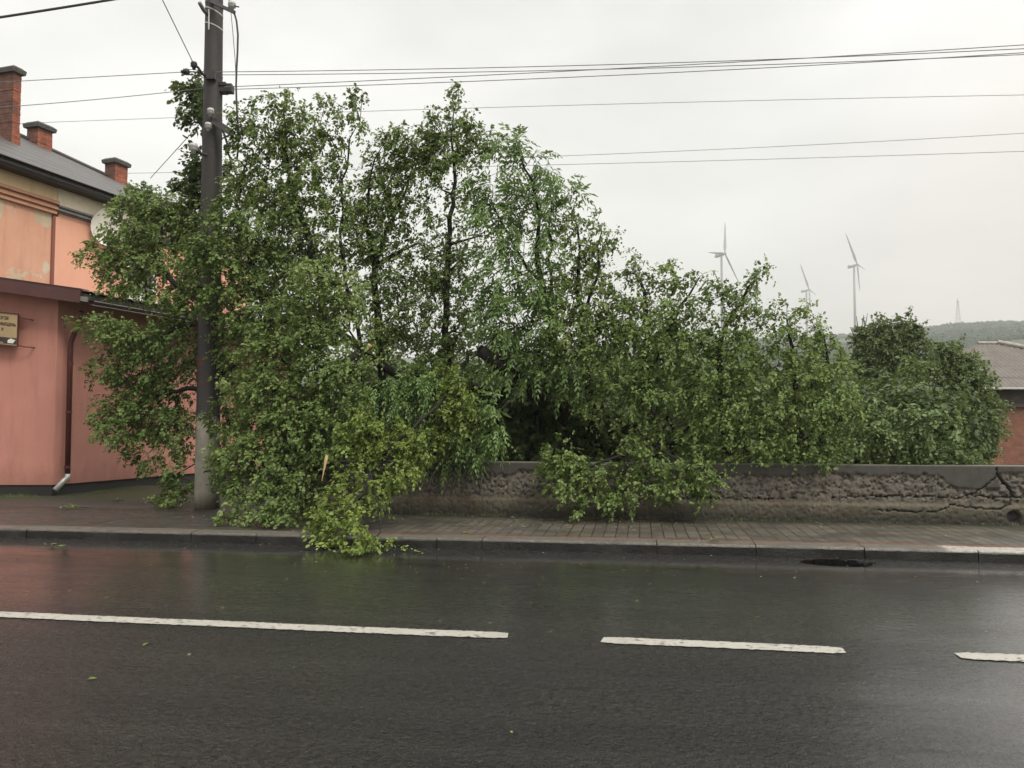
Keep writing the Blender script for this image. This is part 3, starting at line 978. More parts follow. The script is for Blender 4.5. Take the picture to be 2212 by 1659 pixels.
        c_ = [H(s_ - e, n_ - wn - e, zt - .04), H(s_ - e, n_ + e, zt - .04), H(s_ + wsd + e, n_ + e, zt - .04), H(s_ + wsd + e, n_ - wn - e, zt - .04)]
        e = .0
        d_ = [H(s_ - e, n_ - wn - e, zt + .03), H(s_ - e, n_ + e, zt + .03), H(s_ + wsd + e, n_ + e, zt + .03), H(s_ + wsd + e, n_ - wn - e, zt + .03)]
        m.prism(b, c_); m.prism(c_, d_)
        cp = m.build('chimney_cap', M_CAP, None)
        cp.parent = root; cp.matrix_parent_inverse = Matrix.Translation(root.location).inverted()
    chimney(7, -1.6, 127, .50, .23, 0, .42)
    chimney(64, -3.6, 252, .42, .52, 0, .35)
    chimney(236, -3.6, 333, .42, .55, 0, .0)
M_MAROON2 = mat_plaster('faded_red_strip', (.23, .085, .060), (.28, .11, .08))
M_OLDORANGE2 = mat_plaster('old_orange_moulding', (.60, .31, .19), (.66, .36, .23), grime=.3)
M_CAP = plain('sooty_cement_cap', (.085, .078, .072), .85, .35, 8)
house()

def dish():
    px, py = 232, 487
    n0 = .55
    s_ = Hs(px, n0); z_ = Hz(px, py, n0)
    c = H(s_, n0, z_)
    root = thing('satellite_dish', H(s_, .02, z_ - .5), 'large pale satellite dish on the fresh orange wall', 'satellite dish')
    aim = (Vector((0, 0, 2.0)) - c); aim = (aim.normalized() + AS * -.35 + AN * .15 + Vector((0, 0, .15))).normalized()
    u = aim.cross(Vector((0, 0, 1))).normalized(); v = u.cross(aim).normalized()
    m = MB(); rings = 8; nn = 28; rad = .50
    def dp(i, j, off=0):
        r = rad * i / rings; a = 2 * math.pi * j / nn
        return c + u * r * math.cos(a) + v * r * math.sin(a) * 1.05 + aim * (.12 * (r / rad) ** 2 - .12 + off)
    for i in range(rings):
        for j in range(nn):
            m.quad(dp(i, j), dp(i + 1, j), dp(i + 1, j + 1), dp(i, j + 1))
            m.quad(dp(i, j, -.012), dp(i, j + 1, -.012), dp(i + 1, j + 1, -.012), dp(i + 1, j, -.012))
    for j in range(nn):
        m.quad(dp(rings, j, -.012), dp(rings, j + 1, -.012), dp(rings, j + 1), dp(rings, j))
    m.build('reflector', M_DISH, root, smooth=True)
    m = MB()
    m.tube([c - aim * .10, c - aim * .2 - Vector((0, 0, .12)), H(s_, .0, z_ - .3)], .025)
    m.build('wall_arm', M_DARKMETAL, root)
    m = MB(); tip = c + aim * .42
    m.tube([c - v * rad * .98, tip], .012, 6); m.tube([tip - aim * .05, tip + aim * .04], .035, 8)
    m.build('feed_arm', M_GALV, root)
M_DISH = plain('pale_dish_paint', (.70, .67, .58), .45, .06, 4)
dish()

# ------------------------------------------------------------------ pink lean-to annex
def annex():
    root = thing('pink_annex', C(-11, 18, .1), 'single storey pink plastered annex with maroon edged lean-to roof', 'annex')
    x1, y0 = -9.36, 16.4
    slope = .143; Ls = 8.6
    def xr(y): return x1 + .35 * (y - y0)              # outer side wall
    def xh(y): return -12.9 + .35 * (y - 17.4)           # house wall
    def zr(x, y): return 4.22 - slope * (x - .35 * (y - 16.1) + 8.55)
    ye = y0 + Ls * .944
    fl, fr, br, bl = (xh(y0), y0), (x1, y0), (xr(ye), ye), (xh(ye), ye)
    zb = .36
    m = MB()
    base = [C(*p, zb) for p in (fl, fr, br, bl)]
    top = [C(*p, zr(*p) - .14) for p in (fl, fr, br, bl)]
    m.prism(base, top); m.build('wall', M_PINK, root)
    m = MB()
    ins = [(fl[0], fl[1] + .03), (fr[0] - .04, fr[1] + .03), (br[0] - .04, br[1]), bl]
    m.prism([C(*p, -.1) for p in ins], [C(*p, zb - .002) for p in ins]); m.build('plinth', M_PLINTH, root)
    # roof: corrugated sheets over boards
    ex = .80; yf = 16.02; ye2 = ye + .3
    def xe(y): return -8.55 + .35 * (y - 16.1)
    m = MB(); nc = 150; rows = 9
    def rpt(k, t):
        y = yf + (ye2 - yf) * k / nc
        z_add = .022 * math.sin(k * math.pi / 2 + .4) if True else 0
        x = xh(y) + (xe(y) + .06 - xh(y)) * t
        return C(x, y, zr(x, y) + .045 + z_add)
    for k in range(nc):
        for r_ in range(rows):
            m.quad(rpt(k, r_ / rows), rpt(k + 1, r_ / rows), rpt(k + 1, (r_ + 1) / rows), rpt(k, (r_ + 1) / rows))
    roof = m.build('roof', M_ROOFDK, root)
    m = MB()
    q = [(xh(yf), yf + .02), (xe(yf), yf + .02), (xe(ye2), ye2), (xh(ye2), ye2)]
    m.prism([C(a, b, zr(a, b) - .12) for a, b in q], [C(a, b, zr(a, b) - .0) for a, b in q]); m.build('soffit', M_DARKWOOD, root)
    # front verge board (maroon sheet) with folded edge
    m = MB()
    def vb(y_a, y_b, zlo, zhi, xa, xb):
        b = [C(xa, y_a, zr(xa, y_a) + zlo), C(xb, y_a, zr(xb, y_a) + zlo), C(xb, y_b, zr(xb, y_b) + zlo), C(xa, y_b, zr(xa, y_b) + zlo)]
        m.prism(b, [p + Vector((0, 0, zhi - zlo)) for p in b])
    vb(yf - .06, yf + .018, -.17, .075, -14.2, xe(yf) - .10)
    vb(yf - .08, yf - .058, -.20, -.165, -14.2, xe(yf) - .10)
    vb(yf - .075, yf + .25, .076, .092, -14.2, xe(yf) - .08)
    m.build('verge_board', M_MAROON, root)
    m = MB(); vb(yf - .05, yf + .03, -.16, -.06, xe(yf) - .50, xe(yf) + .02); m.build('verge_end', M_GALV2, root)
    # gutter along the low edge and its two bright lips
    m = MB()
    for n_, dz in ((.075, -.135), (.03, -.21)):
        m.tube([C(xe(yf + .1) + n_, yf + .1, zr(xe(yf + .1), yf + .1) + dz), C(xe(ye2) + n_, ye2, zr(xe(ye2), ye2) + dz)], .014, 6)
    m.build('gutter_lip', M_GALV2, root)
    m = MB(); pts = []
    for k in range(9):
        a = math.pi * k / 8; pts.append((-.005 - .07 * math.cos(a), -.135 - .075 * math.sin(a)))
    for (a1, z1), (a2, z2) in zip(pts[:-1], pts[1:]):
        A = lambda y, n_, dz: C(xe(y) + n_, y, zr(xe(y), y) + dz)
        m.quad(A(yf + .1, a1, z1), A(ye2, a1, z1), A(ye2, a2, z2), A(yf + .1, a2, z2))
    m.build('gutter', M_MAROON, root, smooth=True)
    # downpipe with grey shoe
    def sp(px, off, py=None, z=None):
        t = (px - 1106) / F
        X0 = x1 + off
        y = (X0 - .35 * y0) / (t - .35)
        zz = z if z is not None else (916 - py) / F * y + CAMZ
        return C(t * y, y, zz)
    pts = [sp(150, .09, 1030), sp(149, .09, 752), sp(150, .10, 738), sp(158, .16, 716), sp(166, .30, 700), sp(170, .50, 684), sp(171, .58, 672)]
    m = MB(); m.tube(pts, .052, 10); dpipe = m.build('downpipe', M_PIPE, root, smooth=True)
    for yy in (785, 890, 1008):
        m = MB()
        p = sp(149.5, .09, yy); m.tube([p - Vector((0, 0, .03)), p + Vector((0, 0, .03))], .060, 10)
        m.build('pipe_bracket', M_PIPE, dpipe)
    p0 = sp(150, .09, 1026)
    m = MB(); m.tube([p0 + Vector((0, 0, .03)), p0 - Vector((0, 0, .05)), p0 - Vector((0, 0, .09)) + C(-.03, -.05, 0), C(0, 0, 0) + p0 + C(-.11, -.24, -.29)], [.056, .058, .058, .060], 10)
    m.build('shoe', M_GALV, dpipe, smooth=True)
    return sp
M_ROOFDK = plain('dark_corrugated_sheet', (.050, .034, .030), .55, .3, 3)
M_GALV2 = plain('dull_metal_lip', (.22, .20, .185), .4, .2, 12, metal=.3)
annex()

# ------------------------------------------------------------------ sign on the annex
def text_mesh(body, size, loc, ux, uz, mat, parent, name='lettering', right=True, sx=1.0):
    cu = bpy.data.curves.new('tmp', 'FONT'); cu.body = body; cu.size = size
    cu.align_x = 'RIGHT' if right else 'LEFT'; cu.extrude = .002; cu.offset = size * .015
    to = bpy.data.objects.new('tmp', cu); COL.objects.link(to)
    bpy.context.view_layer.update()
    me = bpy.data.meshes.new_from_object(to.evaluated_get(bpy.context.evaluated_depsgraph_get()))
    bpy.data.objects.remove(to)
    ux, uz = Vector(ux), Vector(uz); un = ux.cross(uz)
    for v in me.vertices:
        q = v.co.copy(); v.co = Vector(loc) + ux * q.x * sx + uz * q.y + un * q.z
    me.materials.append(mat); me.name = name
    o = bpy.data.objects.new(name, me); COL.objects.link(o)
    o.parent = parent; o.matrix_parent_inverse = Matrix.Translation(parent.location).inverted()
    return o
def sign():
    d = 16.22
    tr, br_ = P(39, 680, d), P(38, 747, d)
    ux = (C(1, 0, 0) - C(0, 0, 0)) * .99 + Vector((0, 0, -.10)); ux.normalize()
    uz = Vector((0, 0, 1)); w = 1.15; h = (tr - br_).z
    nrm = (C(0, -1, 0) - C(0, 0, 0))
    root = thing('sign_board', br_ - ux * w * .5, 'small tan sign with dark Cyrillic lettering on rusty brackets', 'sign')
    def bx(u0, u1, v0, v1, o0, o1, nm, mat, par=None):
        m = MB()
        b = [br_ + ux * u0 + uz * v0 - nrm * o0 * -1, br_ + ux * u1 + uz * v0 + nrm * o0, br_ + ux * u1 + uz * v0 + nrm * o1, br_ + ux * u0 + uz * v0 + nrm * o1]
        b[0] = br_ + ux * u0 + uz * v0 + nrm * o0
        b = [b[3], b[2], b[1], b[0]]
        m.prism(b, [p + uz * (v1 - v0) for p in b]); return m.build(nm, mat, par or root)
    bx(-w, 0, 0, h, 0, .02, 'board', M_SIGNTAN)
    bx(-w, -.012, .02, .15, .02, .024, 'footer_band', M_SIGNDK)
    for a in ((-w, .008, h, h + .02, -.01, .035), (-w, .008, -.02, 0, -.01, .035), (0, .012, 0, h, -.01, .035)):
        bx(*a, 'frame', M_MAROON)
    f = br_ + nrm * .026
    text_mesh('ЛОГІЯ', .085, f + ux * -.185 + uz * (h - .125), ux, uz, M_SIGNDK, root)
    text_mesh('ПРИМІЩЕНЬ', .085, f + ux * -.035 + uz * (h - .245), ux, uz, M_SIGNDK, root, sx=.78)
    text_mesh('У', .085, f + ux * -.28 + uz * (h - .355), ux, uz, M_SIGNDK, root)
    # white emblem: a small slanted house shape
    m = MB()
    E = lambda a, b: br_ + nrm * .028 + ux * a + uz * b
    m.poly([E(-.19, .035), E(-.19, .095), E(-.125, .135), E(-.025, .105), E(-.05, .085), E(-.075, .04)])
    m.poly([E(-.05, .08), E(-.045, .085), E(-.12, .045), E(-.125, .04)][::-1])
    m.build('emblem', M_WHITE, root)
    m = MB(); m.quad(E(-1.1, .035), E(-.28, .035), E(-.28, .043), E(-1.1, .043)); m.build('footer_line', M_WHITE, root)
    for (x, y, x2, y2) in ((39, 683, 63, 690), (39, 746, 66, 750)):
        m = MB()
        a = P(x, y, d); b = P(x2, y2, d + .05)
        m.tube([a, (a + b) / 2 - Vector((0, 0, .01)), b, b - nrm * .13], .014, 6)
        m.build('bracket', M_RUST, root)
M_SIGNTAN = plain('sign_tan_sheet', (.40, .29, .15), .5, .08, 3)
M_SIGNDK = plain('sign_dark_paint', (.040, .026, .020), .5, .1, 5)
sign()

# ------------------------------------------------------------------ brick house on the right
def brick_house():
    D = 28.0
    X0 = (2060 - 1106) / F * D; X1 = X0 + 9.5
    yf, yb = D + .4, D + 6.8
    ez = (916 - 838) / F * D + CAMZ
    root = thing('brick_house', C((X0 + X1) / 2, D + 5, -2.1), 'low orange brick house with grey corrugated hip roof', 'house')
    m = MB(); b = [(X0, yf), (X1, yf), (X1, yb), (X0, yb)]
    zf = (916 - 879) / F * D + CAMZ
    m.prism([C(*p, -2.3) for p in b], [C(*p, zf) for p in b]); m.build('wall', M_BRICKH, root)
    m = MB(); e = .05; b2 = [(X0 - e, yf - e), (X1 + e, yf - e), (X1 + e, yb + e), (X0 - e, yb + e)]
    m.prism([C(*p, zf + .10) for p in b2], [C(*p, ez - .05) for p in b2]); m.build('frieze', M_BRICKD, root)
    m = MB(); e = .12; b2 = [(X0 - e, yf - e), (X1 + e, yf - e), (X1 + e, yb + e), (X0 - e, yb + e)]
    m.prism([C(*p, zf + .002) for p in b2], [C(*p, zf + .098) for p in b2]); m.build('string_course', M_BRICKD, root)
    # hip roof of corrugated sheets
    rx1 = (2160 - 1106) / F * (D + 3.6); rx0 = X0 + 3.0
    yr = D + 3.6; rz = (916 - 742) / F * yr + CAMZ
    o = .38
    xa, xb, ya, yb2 = X0 - o, X1 + o, yf - o, yb + o
    m = MB(); n = 190
    def fr(k, t):
        u = k / n
        xe_ = xa + (xb - xa) * u; xr_ = rx0 + (rx1 - rx0) * u
        return xe_, xr_
    # sheets run straight up the slope: sample columns by x and cut each at the hip
    pitch = .18
    k0 = 0; xcol = xa
    xs = np.arange(xa, xb + .001, pitch / 4)
    def tmax(x):
        if x < rx0: return (x - xa) / (rx0 - xa)
        if x > rx1: return (xb - x) / (xb - rx1)
        return 1.0
    for i in range(len(xs) - 1):
        z0 = .022 * math.sin(i * math.pi / 2); z1 = .022 * math.sin((i + 1) * math.pi / 2)
        def pt(x, t, dz): return C(x, ya + (yr - ya) * t, ez + (rz - ez) * t + dz)
        ta, tb = tmax(xs[i]), tmax(xs[i + 1])
        L = 5.0
        m.quad(pt(xs[i], 0, z0), pt(xs[i + 1], 0, z1), pt(xs[i + 1], tb, z1), pt(xs[i], ta, z0),
               uv=[(xs[i], 0), (xs[i + 1], 0), (xs[i + 1], tb * L), (xs[i], ta * L)])
    R0, R1 = C(rx0, yr, rz), C(rx1, yr, rz)
    m.quad(C(xb, ya, ez), C(xb, yb2, ez), R1, R1); m.quad(C(xa, yb2, ez), C(xa, ya, ez), R0, R0)
    m.quad(C(xb, yb2, ez), C(xa, yb2, ez), R0, R1)
    roof = m.build('roof', M_SHEET, root)
    m = MB(); 
    m.tube([R0 + Vector((0, 0, .03)), R1 + Vector((0, 0, .03))], .06, 8)
    hipa, hipb = R1 + Vector((0, 0, .06)), C(xb, ya, ez + .06)
    for k in range(26):
        a = hipa.lerp(hipb, k / 26); b_ = hipa.lerp(hipb, (k + .96) / 26)
        m.tube([a, b_], [.10, .085], 8)
    m.build('ridge_cap', M_RIDGEC, roof)
    m = MB()
    m.tube([C(xa, ya - .06, ez - .03), C(xb, ya - .06, ez - .03)], .04, 6); m.build('gutter', M_GALV, root)
    m = MB(); b2 = [(xa + .02, ya + .02), (xb - .02, ya + .02), (xb - .02, yf - e), (xa + .02, yf - e)]
    m.prism([C(*p, ez - .045) for p in b2], [C(*p, ez - .025) for p in b2]); m.build('soffit', M_DARKWOOD, root)
M_RIDGEC = plain('pale_ridge_tile', (.34, .32, .28), .7, .2, 4)
brick_house()

# ------------------------------------------------------------------ wind turbines and lattice mast
def turbine(hub_px, hub_py, d, blade, phase, base_z, label, c=.24, k=.20):
    hub = P(hub_px, hub_py, d)
    e2 = Vector((hub.x, hub.y, 0)).normalized(); e1 = Vector((e2.y, -e2.x, 0))
    h = (e1 * c + e2 * math.sqrt(1 - c * c)).normalized()          # horizontal direction in the rotor plane
    ax = (e1 * math.sqrt(1 - c * c) - e2 * c).normalized()         # rotor axis, pointing right
    v = (Vector((0, 0, 1)) * math.sqrt(1 - k * k) - ax * k)
    axt = h.cross(v).normalized()
    if axt.dot(ax) < 0: axt = -axt
    base = hub - axt * 5.0
    base = Vector((base.x, base.y, base_z))
    root = thing('wind_turbine', base, label, 'wind turbine', 'wind turbines on the far ridge')
    m = MB(); m.tube([base - Vector((0, 0, 6)), Vector((base.x, base.y, hub.z - 1.4))], [2.2, 1.35], 16); m.build('tower', M_TURB, root, smooth=True)
    m = MB(); n0 = hub - axt * 2.0
    m.tube([n0, n0 - axt * 1, n0 - axt * 6, n0 - axt * 11, n0 - axt * 12.5], [1.5, 1.9, 2.1, 1.8, .9], 10)
    m.box(n0 - axt * 10.5 + Vector((0, 0, 2.4)), 2.2, 2.0, 1.6, ax=axt, ay=h, az=(0, 0, 1))
    m.build('nacelle', M_TURB, root, smooth=False)
    m = MB(); m.tube([hub - axt * 2.0, hub + axt * .4, hub + axt * 1.8, hub + axt * 2.3], [1.5, 1.6, 1.0, .2], 12); m.build('hub', M_TURB, root, smooth=True)
    for q in range(3):
        a = R(phase + 120 * q)
        dr = (v * math.cos(a) + h * math.sin(a)).normalized()
        tg = dr.cross(axt).normalized()
        m = MB()
        st = [(0, .9, .9), (.06, 1.0, .9), (.18, 1.9, .55), (.35, 1.6, .4), (.6, 1.15, .25), (.85, .75, .15), (1, .12, .06)]
        rings = []
        for t_, ch, th in st:
            p = hub + dr * (1.2 + t_ * blade)
            cd = (axt * .86 + tg * .5).normalized(); td = dr.cross(cd)
            rings.append([p + cd * ch * math.cos(2 * math.pi * j / 8) + td * th * math.sin(2 * math.pi * j / 8) for j in range(8)])
        for ra, rb in zip(rings[:-1], rings[1:]):
            for j in range(8):
                m.quad(ra[j], ra[(j + 1) % 8], rb[(j + 1) % 8], rb[j])
        m.poly(rings[-1]); m.poly(rings[0][::-1])
        m.build('blade', M_TURB, root, smooth=True)
def tz_at(px, d):
    p = P(px, 800, d); return float(terrain_z(np.array([p.x]), np.array([p.y]))[0])
turbine(1566, 548, 1030, 50, 22, tz_at(1558, 1030), 'largest wind turbine, directly above the leafy bushes left of the other two', c=.42, k=.17)
turbine(1748, 626, 1400, 50, -26, tz_at(1745, 1400), 'smallest and faintest wind turbine, between the two larger ones')
turbine(1852, 572, 1190, 52, -30, tz_at(1848, 1190), 'rightmost wind turbine with its full tower visible down to the ridge')
def mast():
    b = P(2070, 698, 1180); b.z = tz_at(2070, 1180) - 1
    hgt = (916 - 643) / F * 1180 + CAMZ - b.z
    root = thing('lattice_mast', b, 'thin lattice mast standing on the hazy hill ridge', 'mast')
    m = MB(); m2 = MB()
    def w(t): return 4.2 * (1 - t) ** 1.1 + .7
    lev = 9
    for k in range(lev):
        t0, t1 = k / lev, (k + 1) / lev
        def cr(t): return [b + Vector((sx * w(t), sy * w(t), hgt * .94 * t)) for sx, sy in ((1, 1), (-1, 1), (-1, -1), (1, -1))]
        A, B = cr(t0), cr(t1)
        for j in range(4):
            m.tube([A[j], B[j]], .20, 4)
            m2.tube([A[j], B[(j + 1) % 4]], .07, 4); m2.tube([A[(j + 1) % 4], B[j]], .07, 4); m2.tube([B[j], B[(j + 1) % 4]], .13, 4)
    m.tube([b + Vector((0, 0, hgt * .9)), b + Vector((0, 0, hgt))], .35, 5)
    m.build('legs', M_LATT, root); m2.build('bracing', M_LATT, root)
mast()

# ------------------------------------------------------------------ concrete pole and its fittings
PD = 14.2
def pole():
    b, t_ = P(447, 1096, PD), P(463, 0, PD)
    b.z = .10
    dirv = (t_ - b); top = b + dirv * 1.16
    root = thing('utility_pole', b, 'tall round concrete utility pole, pale at its foot and dark above', 'utility pole')
    def at(py):
        return b + dirv * ((1096 - py) / 1096.0)
    def rad(py): return .213 + (.152 - .213) * ((1096 - py) / 1096.0)
    m = MB()
    ys = np.linspace(1096, -170, 40)
    m.tube([at(y) for y in ys], [rad(y) for y in ys], 28); m.build('shaft', M_POLE, root, smooth=True)
    e1 = C(1, 0, 0).normalized(); e2 = C(0, 1, 0).normalized()
    def band(py, tilt, mat, w=.022, name='band'):
        m = MB(); pts = []
        c = at(py); r = rad(py) + .006
        n = 24
        for k in range(n):
            a0, a1 = 2 * math.pi * k / n, 2 * math.pi * (k + 1) / n
            q = []
            for a, dz in ((a0, -w), (a1, -w), (a1, w), (a0, w)):
                q.append(c + e1 * r * math.cos(a) + e2 * r * math.sin(a) + Vector((0, 0, dz + tilt * math.cos(a) * r)))
            m.quad(*q)
            q2 = [c + (p - c) * 1 for p in q]
        m.build(name, mat, root)
    band(28, -.45, M_GALV, .012); band(61, -.35, M_GALV, .012)
    band(165, -.3, M_DARKMETAL, .014); band(335, -.35, M_DARKMETAL, .025); band(10, -.3, M_DARKMETAL, .05)
    def bar(p, q, r, mat, name, n=6):
        m = MB(); m.tube([p, q], r, n); return m.build(name, mat, root)
    f = -e2 * .20
    # vertical strap between the pale bands, and stub arm to the upper left
    bar(P(451, 20, PD - .2), P(451, 64, PD - .2), .014, M_GALV, 'strap')
    m = MB(); m.tube([P(449, 32, PD - .17), P(440, 22, PD - .25), P(431, 6, PD - .4)], .035, 8); m.build('stub_arm', M_GALV3, root, smooth=True)
    # upper cross arm to the right with insulator
    m = MB(); a, c = P(455, 3, PD - .18), P(507, 27, PD - .5)
    m.box((a + c) / 2, (c - a).length, .05, .06, ax=(c - a).normalized(), ay=e2, az=(c - a).normalized().cross(e2)); m.build('cross_arm', M_DARKMETAL, root)
    def insul(p, s=1.0, name='insulator', mat=M_PORC, ax=Vector((0, 0, 1))):
        m = MB()
        m.tube([p - ax * .07 * s, p - ax * .03 * s, p - ax * .02 * s, p, p + ax * .01 * s, p + ax * .05 * s, p + ax * .06 * s],
               [.025 * s, .03 * s, .055 * s, .04 * s, .055 * s, .045 * s, .02 * s], 10)
        return m.build(name, mat, root, smooth=True)
    insul(P(501, 12, PD - .45), 1.3)
    bar(P(493, -12, PD - .4), P(497, 12, PD - .4), .012, M_DARKMETAL, 'pin'); bar(P(503, 12, PD - .45), P(516, 15, PD - .5), .012, M_DARKMETAL, 'pin')
    # left bracket with two dark insulators
    m = MB(); m.tube([P(446, 168, PD - .15), P(436, 158, PD - .3), P(428, 146, PD - .4), P(420, 140, PD - .45)], .022, 6); m.build('bracket', M_DARKMETAL, root)
    insul(P(419, 141, PD - .45), 1.1, mat=M_DARKMETAL); insul(P(401, 155, PD - .45), 1.1, mat=M_DARKMETAL, ax=e1)
    bar(P(401, 154, PD - .45), P(436, 156, PD - .3), .008, M_DARKMETAL, 'pin')
    m = MB()
    m.tube([P(404, 150, PD - .45), P(420, 150, PD - .3), P(440, 155, PD - .2)], .006, 5)
    m.tube([P(411, 173, PD - .45), P(420, 163, PD - .4), P(436, 158, PD - .25)], .006, 5)
    m.tube([P(406, 160, PD - .45), P(422, 163, PD - .4), P(436, 158, PD - .25)], .006, 5)
    m.tube([P(417, 179, PD - .45), P(428, 170, PD - .4), P(440, 168, PD - .25)], .006, 5)
    m.build('jumper_wire', M_CABLE, root)
    # clamp on the right
    m = MB(); p = P(490, 192, PD)
    m.box(p, .22, .16, .14, ax=e1, ay=e2); m.box(P(484, 185, PD), .12, .20, .06, ax=e1, ay=e2); m.box(P(484, 199, PD), .12, .14, .05, ax=e1, ay=e2)
    m.build('clamp', M_DARKMETAL, root)
    m = MB(); m.box(P(456, 163, PD - .19), .16, .08, .15, ax=e1, ay=e2); m.build('junction_box', M_DARKMETAL, root)
    # second arm, lower
    m = MB(); a, c = P(463, 262, PD - .22), P(503, 289, PD - .45)
    m.box((a + c) / 2, (c - a).length + .05, .07, .12, ax=(c - a).normalized(), ay=e2, az=(c - a).normalized().cross(e2)); m.build('cross_arm', M_DARKMETAL, root)
    insul(P(455, 242, PD - .3), 1.2); insul(P(450, 273, PD - .3), 1.2)
    bar(P(458, 262, PD - .22), P(455, 245, PD - .3), .014, M_DARKMETAL, 'pin')
    bar(P(482, 283, PD - .2), P(494, 320, PD - .3), .022, M_DARKMETAL, 'brace'); bar(P(478, 300, PD - .1), P(500, 290, PD - .35), .016, M_DARKMETAL, 'brace')
    insul(P(490, 321, PD - .3), 1.2, mat=M_DARKMETAL)
    bar(P(490, 325, PD - .3), P(499, 345, PD - .3), .02, M_DARKMETAL, 'brace')
    # left lamp-like bracket at the third band
    m = MB(); m.tube([P(446, 335, PD - .2), P(436, 333, PD - .3), P(428, 328, PD - .4), P(419, 323, PD - .5)], .028, 8); m.build('bracket', M_DARKMETAL, root)
    insul(P(418, 320, PD - .5), 1.5, ax=Vector((0, 0, 1)))
    # thick drop cable bulging out to the right of the pole
    px = [(506, 28), (511, 45), (514, 75), (513, 115), (511, 150), (510, 185), (511, 225), (513, 262), (516, 300), (512, 345)]
    m = MB(); m.tube([P(x, y, PD - .45) for x, y in px], .017, 8); m.build('drop_cable', M_CABLE, root, smooth=True)
    m = MB(); m.tube([P(499, 27, PD - .5), P(503, 70, PD - .5), P(508, 130, PD - .5), P(510, 175, PD - .47)], .006, 6); m.build('thin_cable', M_CABLE, root)
M_GALV3 = plain('weathered_steel_tube', (.15, .14, .13), .5, .2, 10, metal=.2)
pole()

def wire(pts, Y, r, label, x0=None, x1=None, mat=None):
    """a hanging line fitted through picture positions (2560 px scale), at road distance Y"""
    xs = np.array([p[0] for p in pts], float); ys = np.array([p[1] for p in pts], float)
    pf = np.polyfit(xs, ys, min(2, len(pts) - 1))
    a = xs.min() if x0 is None else x0; b = xs.max() if x1 is None else x1
    m = MB()
    m.tube([PY(x / 1.1573, np.polyval(pf, x) / 1.1573, Y) for x in np.linspace(a, b, 40)], r, 6)
    m.build('overhead_wire', mat or M_WIRE, label=label, cat='wire', group='overhead wires strung past the pole')
wire([(465, 180), (1000, 175), (1400, 164.5), (1950, 147), (2560, 122)], 13.0, .0065, 'topmost line leaving the pole, crossed by another wire near the right', x0=475, x1=3600)
wire([(590, 216), (1400, 179.6), (1950, 148), (2560, 112.5)], 13.1, .0065, 'steeper line starting third at the pole and ending highest at the right edge', x0=560, x1=3600)
wire([(480, 188), (590, 186.5), (1400, 175.4), (1950, 161), (2560, 136)], 13.3, .0065, 'second line down at the pole, just under the topmost one', x0=470, x1=3600)
wire([(590, 223), (1400, 194), (1950, 168), (2560, 131.5)], 13.4, .0065, 'lowest of the close bundle of four dark lines at the pole', x0=560, x1=3600)
wire([(128, 312), (440, 285), (940, 275), (1400, 270), (2560, 236)], 21, .0065, 'lone faint wire across the sky below the bundle of four', x0=-1200, x1=3600)
wire([(1180, 398), (1400, 390), (2560, 333)], 24, .007, 'upper of the two low wires over the turbines', x0=1000, x1=3400)
wire([(330, 437), (450, 426), (1150, 418), (1400, 412), (2560, 378)], 24, .007, 'lowest wire over the turbines, just above the tree tops', x0=-900, x1=3400)
wire([(45, 203), (460, 180)], 13.0, .0065, 'line running left from the dark insulator past the tall chimney', x0=-1500, x1=464)
wire([(45, 265), (300, 243), (500, 222)], 13.1, .0065, 'line running left behind the leafy tuft at the pole', x0=-1500, x1=520)
def cable(a, b, r, label, sag=0.0, mat=None):
    m = MB()
    m.tube([a.lerp(b, k / 16) - Vector((0, 0, sag * math.sin(math.pi * k / 16))) for k in range(17)], r, 6)
    m.build('overhead_wire', mat or M_WIRE, label=label, cat='wire', group='overhead wires strung past the pole')
pa = P(419, 139, PD - .45); pb = P(351, 0, 12.6)
cable(pa + (pb - pa) * 0, pa + (pb - pa) * 2.6, .008, 'thin stay rising steeply left from the upper insulator')
pa = P(455, 242, PD + .2); pb = P(325, 385, 19.0)
cable(pa, pb, .008, 'thin stay sloping down left from the pole to the house')
pa = P(0, 33.5, 8.5); pb = P(206, -2, 8.7)
cable(pa + (pa - pb) * .8, pb + (pb - pa) * 3, .014, 'thick sagging cable across the top left corner', sag=.04, mat=M_CABLE)
pa = P(2090, 813, 25); pb = P(2260, 818, 25)
cable(pa, pb + (pb - pa) * .6, .012, 'thin dark wire in front of the grey corrugated roof')

# ------------------------------------------------------------------ trees
def wall_d(x):
    return 13.0 / (1 + .16 * (x - 1106) / F)
def np_mesh(name, co, quads, mat, parent, tone=None, smooth=False):
    me = bpy.data.meshes.new(name)
    me.vertices.add(len(co)); me.vertices.foreach_set('co', co.astype(np.float32).ravel())
    me.loops.add(quads.size); me.loops.foreach_set('vertex_index', quads.astype(np.int32).ravel())
    me.polygons.add(len(quads))
    k = quads.shape[1]
    me.polygons.foreach_set('loop_start', (np.arange(len(quads)) * k).astype(np.int32))
    me.polygons.foreach_set('loop_total', np.full(len(quads), k, dtype=np.int32))
    me.update(calc_edges=True)
    if smooth: me.polygons.foreach_set('use_smooth', np.ones(len(quads), dtype=bool))
    if tone is not None:
        at = me.attributes.new('tone', 'FLOAT', 'FACE'); at.data.foreach_set('value', tone.astype(np.float32))
    me.materials.append(mat)
    o = bpy.data.objects.new(name, me); COL.objects.link(o)
    if parent is not None:
        o.parent = parent; o.matrix_parent_inverse = Matrix.Translation(parent.location).inverted()
    return o
def unit(a): return a / np.maximum(np.linalg.norm(a, axis=-1, keepdims=True), 1e-9)
ROUND = np.array([(0, 0, 0), (-.43, .24, .10), (-.38, .66, .12), (0, 1.0, -.04), (.38, .66, .12), (.43, .24, .10)])
